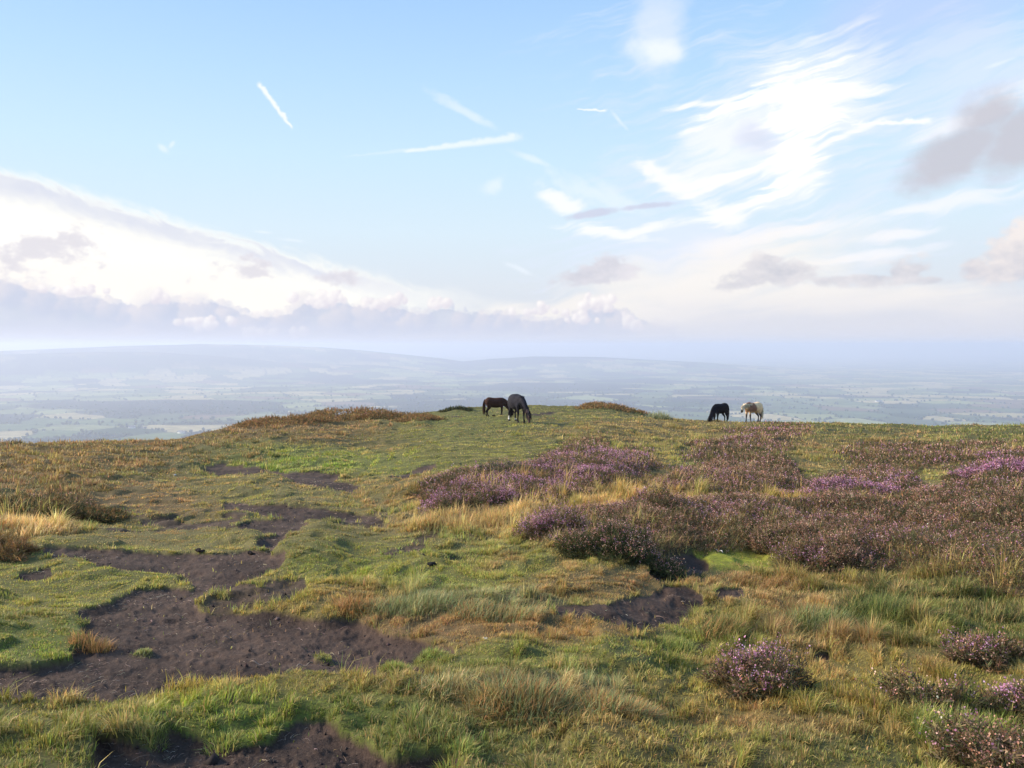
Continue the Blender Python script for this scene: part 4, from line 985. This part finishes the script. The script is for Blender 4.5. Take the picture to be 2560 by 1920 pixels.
def pony(u, v, d, yaw, scale, label, head, neck_turn, coat, mane_c, tail_c, legs, gait=(0, 0, 0, 0), mane_len=.3, blow=0.0, sink=0.0, forelock=True, girth=1.0):
    """a pony standing at one place of the moor, nose along its own +x"""
    x0, y0 = on_ground(u, v, d); rng = np.random.default_rng(int(u))
    zs = zat(x0, y0); root = empty('pony', (x0, y0, zs - sink), yaw, label, 'pony', 'ponies grazing on the hilltop'); root.scale = (scale,) * 3
    ct, st = math.cos(neck_turn), math.sin(neck_turn)
    if head == 'graze':
        neck = [(.36, .92, .20, .27), (.56, .86, .155, .225), (.74, .70, .115, .175), (.89, .50, .092, .135), (.985, .37, .082, .115)]
        hd = [(.975, .40, .070, .085), (1.02, .31, .088, .125), (1.045, .22, .078, .105), (1.06, .13, .060, .074), (1.068, .065, .056, .062), (1.066, .03, .042, .045)]
        ear = (.965, .45); eye = (1.085, .285, .082)
    else:
        neck = [(.34, .94, .20, .28), (.52, .955, .155, .23), (.68, .965, .115, .18), (.82, .975, .090, .14), (.90, .975, .080, .115)]
        hd = [(.86, .985, .070, .085), (.94, .915, .088, .125), (1.00, .815, .078, .105), (1.055, .715, .060, .076), (1.085, .65, .056, .064), (1.09, .62, .044, .046)]
        ear = (.85, 1.085); eye = (1.00, .93, .084)
    px = .40                                              # the neck turns about the chest
    def turn(x, y, z, amount=1.0):
        k = min(max((x - px) / .5, 0), 1) * amount; c, s = math.cos(neck_turn * k), math.sin(neck_turn * k); r = x - px
        return px + r * c - y * s, r * s + y * c, z
    bm = bmesh.new(); g = girth
    tube(bm, [(-.64, 0, .97, .09, .10), (-.56, 0, .95, .19, .20), (-.42, 0, .93, .255, .275), (-.2, 0, .875, .28 * g, .30 * g), (.05, 0, .855, .29 * g, .305 * g), (.25, 0, .875, .265, .305), (.42, 0, .90, .215, .27), (.56, 0, .90, .13, .18)], 20)
    tube(bm, [turn(x, 0, z) + (a, b) for x, z, a, b in neck]); tube(bm, [turn(x, 0, z) + (a, b) for x, z, a, b in hd])
    for s in (-1, 1):                                     # ears
        ex, ey, ez = turn(ear[0], s * .055, ear[1]); 
        dx = -.02 if head != 'graze' else -.06
        tube(bm, [(ex, ey, ez - .06, .026, .022), (ex + dx * .5, ey + s * .01, ez, .026, .018), (ex + dx, ey + s * .016, ez + .075, .008, .008)], 8)
    hoofs = []
    for i, (s, front) in enumerate(((1, 1), (-1, 1), (1, 0), (-1, 0))):
        o = gait[i]
        if front: pts = [(.38, s * .13, .86, .09, .16), (.39, s * .145, .70, .088, .115), (.40 + o * .15, s * .135, .55, .060, .072), (.41 + o * .5, s * .125, .34, .046, .05), (.405 + o * .75, s * .125, .22, .031, .035), (.40 + o * .95, s * .125, .105, .038, .041), (.425 + o, s * .125, .045, .042, .048)]
        else: pts = [(-.42, s * .13, .90, .13, .20), (-.40, s * .15, .72, .115, .17), (-.37 + o * .2, s * .145, .58, .078, .11), (-.47 + o * .5, s * .135, .42, .050, .066), (-.525 + o * .7, s * .13, .34, .042, .055), (-.515 + o * .85, s * .13, .22, .033, .040), (-.505 + o * .95, s * .13, .105, .038, .043), (-.475 + o, s * .13, .045, .042, .050)]
        tube(bm, pts, 12); hoofs.append((pts[-1][0], pts[-1][1]))
    bmesh.ops.recalc_face_normals(bm, faces=bm.faces[:])
    me = bpy.data.meshes.new('pony_shape'); bm.to_mesh(me); bm.free()
    tmp = bpy.data.objects.new('pony_shape', me); COL.objects.link(tmp)
    md = tmp.modifiers.new('skin', 'REMESH'); md.mode = 'VOXEL'; md.voxel_size = .017
    sm = tmp.modifiers.new('soft', 'SMOOTH'); sm.iterations = 6; sm.factor = .5
    bpy.context.view_layer.update()
    me2 = bpy.data.meshes.new_from_object(tmp.evaluated_get(bpy.context.evaluated_depsgraph_get())); bpy.data.objects.remove(tmp); bpy.data.meshes.remove(me)
    me2.name = 'body'; n = len(me2.vertices); co = np.empty(n * 3, np.float32); me2.vertices.foreach_get('co', co); co = co.reshape(-1, 3).astype(float)
    at = me2.attributes.new('tint', 'FLOAT_VECTOR', 'POINT'); at.data.foreach_set('vector', coat(co).astype(np.float32).ravel())
    me2.polygons.foreach_set('use_smooth', np.ones(len(me2.polygons), bool)); me2.materials.clear(); me2.materials.append(M_COAT)
    b = bpy.data.objects.new('body', me2); COL.objects.link(b); b.parent = root
    for hx, hy in hoofs:                                  # a hoof on every leg
        V = []; 
        for z, r in ((.05, .045), (.028, .052), (-.012, .060)):
            V += [(hx + .012 + r * 1.08 * math.cos(a), hy + r * math.sin(a), z) for a in np.linspace(0, 2 * math.pi, 12, endpoint=False)]
        Fc = [(12 * j + k, 12 * j + (k + 1) % 12, 12 * j + 12 + (k + 1) % 12, 12 * j + 12 + k) for j in (0, 1) for k in range(12)]
        L = [q for f in Fc for q in f]; cnt = [4] * len(Fc)
        L += list(range(11, -1, -1))[::-1] + list(range(24, 36)); cnt += [12, 12]
        mesh_obj('hoof', V, cnt, L, M_HOOF, root, smooth_shade=False)
    for s in (-1, 1):
        ex, ey, ez = turn(eye[0] - .03, s * (eye[2] - .004), eye[1]); bmx = bmesh.new(); bmesh.ops.create_uvsphere(bmx, u_segments=10, v_segments=8, radius=.018, matrix=Matrix.Translation((ex, ey, ez)))
        m3 = bpy.data.meshes.new('eye'); bmx.to_mesh(m3); bmx.free(); m3.materials.append(M_EYE); eo = bpy.data.objects.new('eye', m3); COL.objects.link(eo); eo.parent = root
    # mane along the crest, falling to one side, with some strands lifted by the wind
    m_ = 420; t = rng.uniform(0, 1, m_); xs = np.interp(t, np.linspace(0, 1, 5), [q[0] for q in neck]); zs_ = np.interp(t, np.linspace(0, 1, 5), [q[1] + q[3] * .80 * (1 if head != 'graze' else .75) for q in neck]); xs = xs + (0.10 * t if head == 'graze' else -.02)
    side = np.where(rng.random(m_) < .75, 1.0, -1.0); yy0 = rng.normal(0, .012, m_); ln = mane_len * rng.uniform(.5, 1.15, m_); wid = np.interp(t, np.linspace(0, 1, 5), [q[2] for q in neck])
    K_ = 5; pts = np.zeros((m_, K_, 3)); lift = (rng.random(m_) < .8 * smooth(.22, .02, t)) * blow
    base = np.array([turn(a, b_, c) for a, b_, c in zip(xs, yy0, zs_)])
    cs, sn = math.cos(neck_turn), math.sin(neck_turn)
    for j in range(K_):
        q = j / (K_ - 1); out = np.sin(q * 1.6) * (wid * 1.0 + .02) * side * (1 - .6 * lift)
        pts[:, j] = base + np.stack([-sn * out + .05 * q * rng.normal(0, 1, m_) * .6 + lift * q * .18, cs * out, .02 * math.sin(q * 3) - ln * q ** 1.3 * (1 - 1.25 * lift)], -1)
    cm = jitter(np.tile(lin(mane_c), (m_, 1)), m_, .18)
    tri_obj('mane', [strands(pts, np.full(m_, .02), cm, rng)], M_HAIR, root)
    if forelock:
        m_ = 60; b0 = np.array([turn(ear[0] + .03, y_, ear[1] - .02) for y_ in rng.normal(0, .02, m_)]); pts = np.stack([b0 + np.array([hd[2][0] - hd[0][0], 0, hd[2][1] - hd[0][1]]) * q * rng.uniform(.6, 1.2, (m_, 1)) * np.array([ct, 1, 1]) + np.array([.10 * ct, .10 * st, .02]) * math.sin(q * 2) + rng.normal(0, .015 * q, (m_, 3)) for q in (0, .35, .7, 1)], 1)
        tri_obj('forelock', [strands(pts, np.full(m_, .016), jitter(np.tile(lin(mane_c), (m_, 1)), m_, .18), rng)], M_HAIR, root)
    m_ = 300; b0 = np.array([-.635, 0, 1.03]) + rng.normal(0, .018, (m_, 3)); ln = rng.uniform(.55, .92, m_); a = rng.uniform(0, 2 * math.pi, m_); sp = rng.uniform(0, .085, m_)
    pts = np.stack([b0 + np.stack([-.060 * math.sin(min(q * 2.2, 1.57)) + np.cos(a) * sp * math.sin(q * 2.4), np.sin(a) * sp * math.sin(q * 2.4), -ln * q ** 1.25], -1) for q in (0, .2, .45, .7, 1)], 1)
    tri_obj('tail', [strands(pts, np.full(m_, .022), jitter(np.tile(lin(tail_c), (m_, 1)), m_, .18), rng)], M_HAIR, root)
    return root

def coat_of(main, belly, legs, face, socks=(), patch=None, muzzle=None):
    main, belly, legs, face = [lin(q) for q in (main, belly, legs, face)]
    def f(co):
        x, y, z = co.T; n = .1 * fbm(x * 6, y * 6 + z * 5, 131, 3)
        c = np.tile(main, (len(co), 1))
        w = smooth(.80, .62, z + n)[:, None] * smooth(.5, .3, np.abs(x))[:, None]; c = c * (1 - w) + belly * w
        if patch is not None: 
            w = patch(x, y, z, n)[:, None]; c = c * (1 - w) + lin(patch_c) * w
        w = (smooth(.62, .44, z + n) * (np.abs(x) < .68) )[:, None]; c = c * (1 - w) + legs * w
        w = smooth(.80, .95, x + n)[:, None]; c = c * (1 - w) + face * w
        if muzzle is not None:
            far = x - z * .55; w = smooth(.60, .68, far + n * .3)[:, None] * (x > .85)[:, None]; c = c * (1 - w) + lin(muzzle) * w
        for sx, sy, top, col in socks:
            w = (smooth(top + .05, top - .03, z + n * .4) * (x * sx > 0) * (y * sy > 0) * (np.abs(x) < .66))[:, None]; c = c * (1 - w) + lin(col) * w
        return c * np.exp(np.random.default_rng(3).normal(0, .06, (len(co), 1)))
    return f
patch_c = (136, 100, 82)
R_ = math.radians
def build_ponies():
    pony(1070, 900, 37.2, R_(4), .77, 'small dark brown pony grazing half hidden behind the larger grey-black pony on the knoll', 'graze', R_(-14),
         coat_of((66, 42, 34), (54, 35, 30), (34, 26, 25), (66, 44, 39), socks=[(1, 1, .30, (150, 126, 108))]), (38, 26, 24), (84, 52, 40), None, gait=(.02, -.05, .05, -.06), mane_len=.20)
    pony(1117, 911, 32.6, R_(-66), .94, 'large grey-black pony with white hind socks, head down, in front of the brown one', 'graze', R_(8),
         coat_of((42, 40, 47), (50, 48, 55), (32, 29, 34), (36, 33, 38), socks=[(-1, -1, .20, (236, 228, 220)), (-1, 1, .09, (226, 218, 210))], muzzle=(104, 84, 78)), (26, 22, 28), (34, 30, 36), None, gait=(.05, -.06, .03, -.10), mane_len=.34, blow=1.0, girth=1.16)
    pony(1556, 911, 49.5, R_(216), 1.0, 'shaggy black pony grazing on the skyline with its long mane reaching the grass', 'graze', R_(4),
         coat_of((22, 20, 26), (22, 20, 25), (18, 16, 20), (24, 21, 26)), (40, 30, 32), (22, 19, 24), None, gait=(.0, -.04, .04, -.06), mane_len=.52, sink=.05)
    def saddle(x, y, z, n): return smooth(-.05, .10, x + .25 * (1.0 - z) + n) * smooth(.66, .50, x - .1 * (z - .9) + n) * smooth(.56, .70, z + n)
    pony(1627, 911, 49.5, R_(210), 1.02, 'cream pony with a brown saddle patch over its shoulder and dark legs, on the skyline', 'up', R_(10),
         coat_of((244, 208, 162), (230, 196, 156), (74, 64, 66), (214, 196, 168), socks=[(1, 1, .12, (150, 138, 128))], patch=saddle, muzzle=(46, 40, 42)), (222, 202, 172), (228, 210, 184), None, gait=(-.05, .05, .06, -.06), mane_len=.22)
build_ponies()

# ------------------------------------------------------------------ single plants, lumps and twigs
build_grass(); build_heather(); build_litter()
P_BROWN = [lin((136, 104, 66)), lin((156, 118, 70)), lin((116, 92, 60)), lin((104, 92, 58))]
P_DARKG = [lin((58, 66, 38)), lin((74, 80, 44)), lin((48, 52, 34)), lin((88, 80, 48))]
P_GREYG = [lin((92, 92, 70)), lin((108, 100, 76)), lin((78, 74, 56))]
bush(1640, 1490, .225, .25, .62, .22, 'small rounded purple heather bush alone in the golden grass, lower right', n=2600)
bush(2165, 1665, .24, .24, .10, .6, 'dark heather bush with pale pink heads in the bottom right corner', n=1900)
bush(2205, 1535, .17, .15, .8, .1, 'heather bush with a mauve top against the right edge, above the corner bush', n=1100)
bush(2005, 1548, .22, .19, .12, .22, 'dark nearly flowerless heather bush left of the mauve topped one', squash=.6, n=1200)
bush(2120, 1430, .20, .16, .35, .3, 'straggly heather bush with a few pink heads in green grass, near the right edge')
bush(1345, 1206, .5, .28, .12, .50, 'wide dark green heather bush with pale pink tips, at the front of the bank', pal=P_DARKG)
bush(1800, 1226, .42, .28, .40, .50, 'heather bush with mauve and cream heads right of the bright moss')
bush(1680, 1190, .34, .25, .05, .75, 'heather bush of faded orange-pink heads just behind the bright moss')
bush(1205, 1166, .33, .30, 1.0, .0, 'bright magenta heather bush at the left end of the front bank')
bush(1405, 1122, .30, .30, .9, .1, 'bright pink heather bush on top of the front bank')
bush(966, 1110, .28, .26, 1.0, .0, 'pink heather bush at the lower left corner of the middle patch')
bush(1066, 1100, .32, .28, .95, .05, 'pink heather bush among straw grass at the foot of the middle patch')
bush(1085, 1034, .45, .26, .06, .10, 'dark grey-green heather bush at the back of the middle patch', pal=P_GREYG)
bush(960, 1062, .4, .24, .10, .2, 'dark heather bush at the left tip of the middle patch')
bush(1300, 1050, .6, .22, .7, .05, 'violet heather bush at the heart of the middle patch')
bush(1840, 1076, .95, .24, .7, .05, 'broad mauve heather bush in the middle of the right slope', squash=.5)
bush(2150, 1042, .9, .26, .85, .0, 'deep violet heather bush near the right edge of the slope', squash=.5)
bush(110, 1112, .9, .20, .0, .02, 'low dark green shrub on the left bank behind the straw tussock', name='bilberry_shrub', cat='shrub', group='low shrubs on the left bank', pal=P_DARKG + P_BROWN, squash=.5)
bush(8, 1198, .28, .16, .0, .05, 'dark brown shrub at the left edge below the straw tussock', name='bilberry_shrub', cat='shrub', group='low shrubs on the left bank', pal=P_BROWN)
HM = dict(name='heath_hummock', cat='hummock', group='shrubby hummocks near the skyline')
bush(1310, 885, 1.8, .16, .0, .05, 'brown hummock on the skyline right of the two left ponies', d=49, pal=P_BROWN, n=2200, squash=1.2, **HM)
bush(766, 908, 2.9, .40, .0, .04, 'largest russet hummock, on the skyline of the left slope', d=39, pal=P_BROWN, n=5200, **HM)
bush(600, 920, 2.3, .24, .0, .04, 'lower russet hummock on the left skyline, left of the largest one', d=34.5, pal=P_BROWN, n=3800, **HM)
bush(985, 896, .8, .14, .0, .0, 'small dark hummock on the knoll left of the brown pony', d=44, pal=P_DARKG, n=700, **HM)
bush(905, 924, 1.0, .13, .0, .0, 'low tan hummock on green turf right of the russet one', d=35.5, pal=P_BROWN, n=1100, **HM)
ST = [(178, 156, 108), (158, 134, 90), (192, 170, 124)]; GG = [(112, 122, 84), (96, 110, 66), (138, 132, 90), (120, 112, 76)]; FR = [(112, 124, 60), (98, 110, 54), (136, 136, 74), (126, 118, 66)]; DK = [(74, 86, 44), (92, 100, 52), (62, 72, 38), (118, 112, 62)]; RB = [(138, 104, 66), (156, 122, 78), (112, 96, 56)]
tussock(70, 1148, .5, .22, ST, 'pale straw tussock blowing on the left edge of the turf', 1200, seedheads=120)
tussock(1424, 899, .75, .62, [(122, 122, 92), (104, 106, 78), (138, 136, 104)], 'wispy green rush tuft on the skyline left of the black pony', 420, d=47, name='rush_tuft', cat='rushes', group='rushes', wind=.3)
tussock(880, 1312, .42, .17, GG, 'long blue-green tussock above the peat, centre of the picture', 1800, squash=.55)
tussock(1070, 1318, .36, .16, GG + RB, 'olive tussock right of the long blue-green one', 1400, squash=.55)
tussock(780, 1318, .22, .18, RB, 'reddish tussock at the left end of the long blue-green one', 900)
tussock(1140, 1525, .34, .14, GG + RB, 'grey-green tussock with brown tips in the centre foreground', 2600, squash=.6, wind=.3)
tussock(1320, 1540, .26, .13, RB + GG, 'brownish tussock right of the grey-green foreground one', 1800, squash=.6)
tussock(960, 1500, .18, .12, ST + GG, 'straw and green tuft where the peat meets the front bank', 900)
tussock(1900, 1345, .30, .26, DK, 'dark green tussock at the foot of the heather, right', 1600)
tussock(1760, 1350, .26, .24, DK + GG, 'olive tussock left of the dark green one below the heather', 1300)
tussock(1560, 1368, .18, .19, RB + DK, 'brown-green tuft at the right end of the small peat patch', 900)
tussock(1460, 1382, .15, .09, FR, 'yellow-green tuft on the small peat patch', 800)
tussock(2060, 1600, .20, .22, FR, 'fresh green tussock left of the corner heather bush', 1500)
tussock(855, 1440, .12, .06, FR, 'light green tuft on the right end of the large peat patch', 800)
tussock(928, 1406, .11, .07, FR, 'bright green tuft on the peat just behind the light green one', 700)
tussock(702, 1404, .085, .025, FR, 'flat green islet of turf in the middle of the large peat patch', 420)
tussock(305, 1396, .085, .035, GG + FR, 'sparse green islet of turf at the left of the large peat patch', 300)
tussock(198, 1386, .14, .12, RB, 'withered brown tuft on the left rim of the large peat patch', 500, wind=.1)
tussock(322, 1606, .075, .10, FR, 'spidery green tuft hanging over the front peat hollow, left', 130, wind=.05)
tussock(482, 1604, .085, .10, FR, 'spidery green tuft hanging over the front peat hollow, centre', 150, wind=.05)
tussock(985, 1640, .10, .09, FR, 'green tuft at the right rim of the front peat hollow', 500, wind=.2)

def lump(name, u, v, r, n, col, label, cat, d=None, flat=.6, group=None, rough=.9):
    """a few rounded clods grown together"""
    x0, y0 = on_ground(u, v, d); z0 = zat(x0, y0); bm = bmesh.new(); rg = np.random.default_rng(int(u * 7 + v))
    for k in range(n):
        o = rg.normal(0, .55 * r, 3) * (n > 1); q = r * rg.uniform(.5, .9)
        vs = bmesh.ops.create_icosphere(bm, subdivisions=2, radius=q, matrix=Matrix.Translation((o[0], o[1], q * flat + abs(o[2]) * .4)))['verts']
        for w in vs:
            p = w.co; s = 1 + .35 * float(fbm(np.array([p.x / r * 1.3 + k]), np.array([p.y / r * 1.3 + p.z / r]), int(u), 3)[0]) * 2; w.co = Vector(((p.x - o[0]) * s + o[0], (p.y - o[1]) * s + o[1], p.z * flat * s))
    me = bpy.data.meshes.new(name); bm.to_mesh(me); bm.free()
    me.materials.append(plain_material(name + '_surface', tuple(lin(col)), rough, .35, 14 / r * .1, bump=.6))
    o = bpy.data.objects.new(name, me); COL.objects.link(o); o.location = (x0, y0, z0 + r * .1); return tag(o, label, cat, group)
lump('dung_heap', 933, 1217, .026, 5, (30, 26, 26), 'larger black dung heap on the bright turf in the middle', 'dung', flat=.8)
lump('dung_heap', 916, 1207, .015, 3, (36, 32, 28), 'smaller black dung heap just behind the larger one', 'dung', flat=.7)
lump('dung_heap', 1067, 911, .07, 4, (26, 22, 24), 'black dung heap on the turf below the brown pony', 'dung', d=37, flat=.8)
lump('stone', 378, 1029, .035, 1, (196, 190, 180), 'small white stone on green turf below the left bank', 'stone', flat=.7)
lump('stone', 1049, 1380, .02, 1, (206, 194, 176), 'pale pebble in the reddish grass right of the large peat patch', 'stone', flat=.7)
lump('wool_tuft', 1983, 1200, .05, 4, (216, 210, 204), 'tuft of white sheep wool caught on the heather', 'wool', flat=.8)
lump('peat_clod', 430, 1196, .034, 4, (40, 30, 29), 'dark peat clod on the upper bend of the path, left of the other clod', 'clod', flat=.7)
lump('peat_clod', 540, 1196, .03, 3, (44, 33, 32), 'dark peat clod on the upper bend of the path, right of the other clod', 'clod', flat=.7)

def twig(u, v, ln, r, yaw, bend, col, label):
    x0, y0 = on_ground(u, v); z0 = zat(x0, y0) + .008; k = 9; seg = 6; V = []; a = yaw; px = py = 0.0; pts = []
    for j in range(k): pts.append((px, py, .012 * math.sin(j * 1.1) + .012)); px += math.cos(a) * ln / k; py += math.sin(a) * ln / k; a += bend / k + .25 * math.sin(j * 2.3 + u)
    for j, (a_, b_, c_) in enumerate(pts):
        rr = r * (1 - .6 * j / k)
        for q in np.linspace(0, 2 * math.pi, seg, endpoint=False): V.append((a_ - math.sin(yaw) * rr * math.cos(q), b_ + math.cos(yaw) * rr * math.cos(q), c_ + rr * math.sin(q)))
    L = []
    for j in range(k - 1):
        for q in range(seg): L += [j * seg + q, j * seg + (q + 1) % seg, (j + 1) * seg + (q + 1) % seg, (j + 1) * seg + q]
    o = mesh_obj('twig', V, 4, L, plain_material('dead_wood', tuple(lin(col)), .85, .25, 80), smooth_shade=True); o.location = (x0, y0, z0); tag(o, label, 'twig', 'dead twigs lying on bare ground')
twig(540, 1419, .16, .005, -.4, .5, (150, 128, 112), 'pale curved twig in the middle of the large peat patch')
twig(640, 1421, .12, .004, .9, -.7, (162, 142, 124), 'hooked pale twig right of the curved one on the peat')
twig(1561, 1200, .16, .007, 1.9, .3, (206, 198, 190), 'bleached white twig lying on the bright moss')
twig(480, 1360, .11, .004, .2, .5, (142, 122, 108), 'short pale twig below the grass edge on the large peat patch')
twig(375, 1316, .12, .004, .5, -.6, (150, 130, 110), 'thin pale twig on the neck of the peat path')
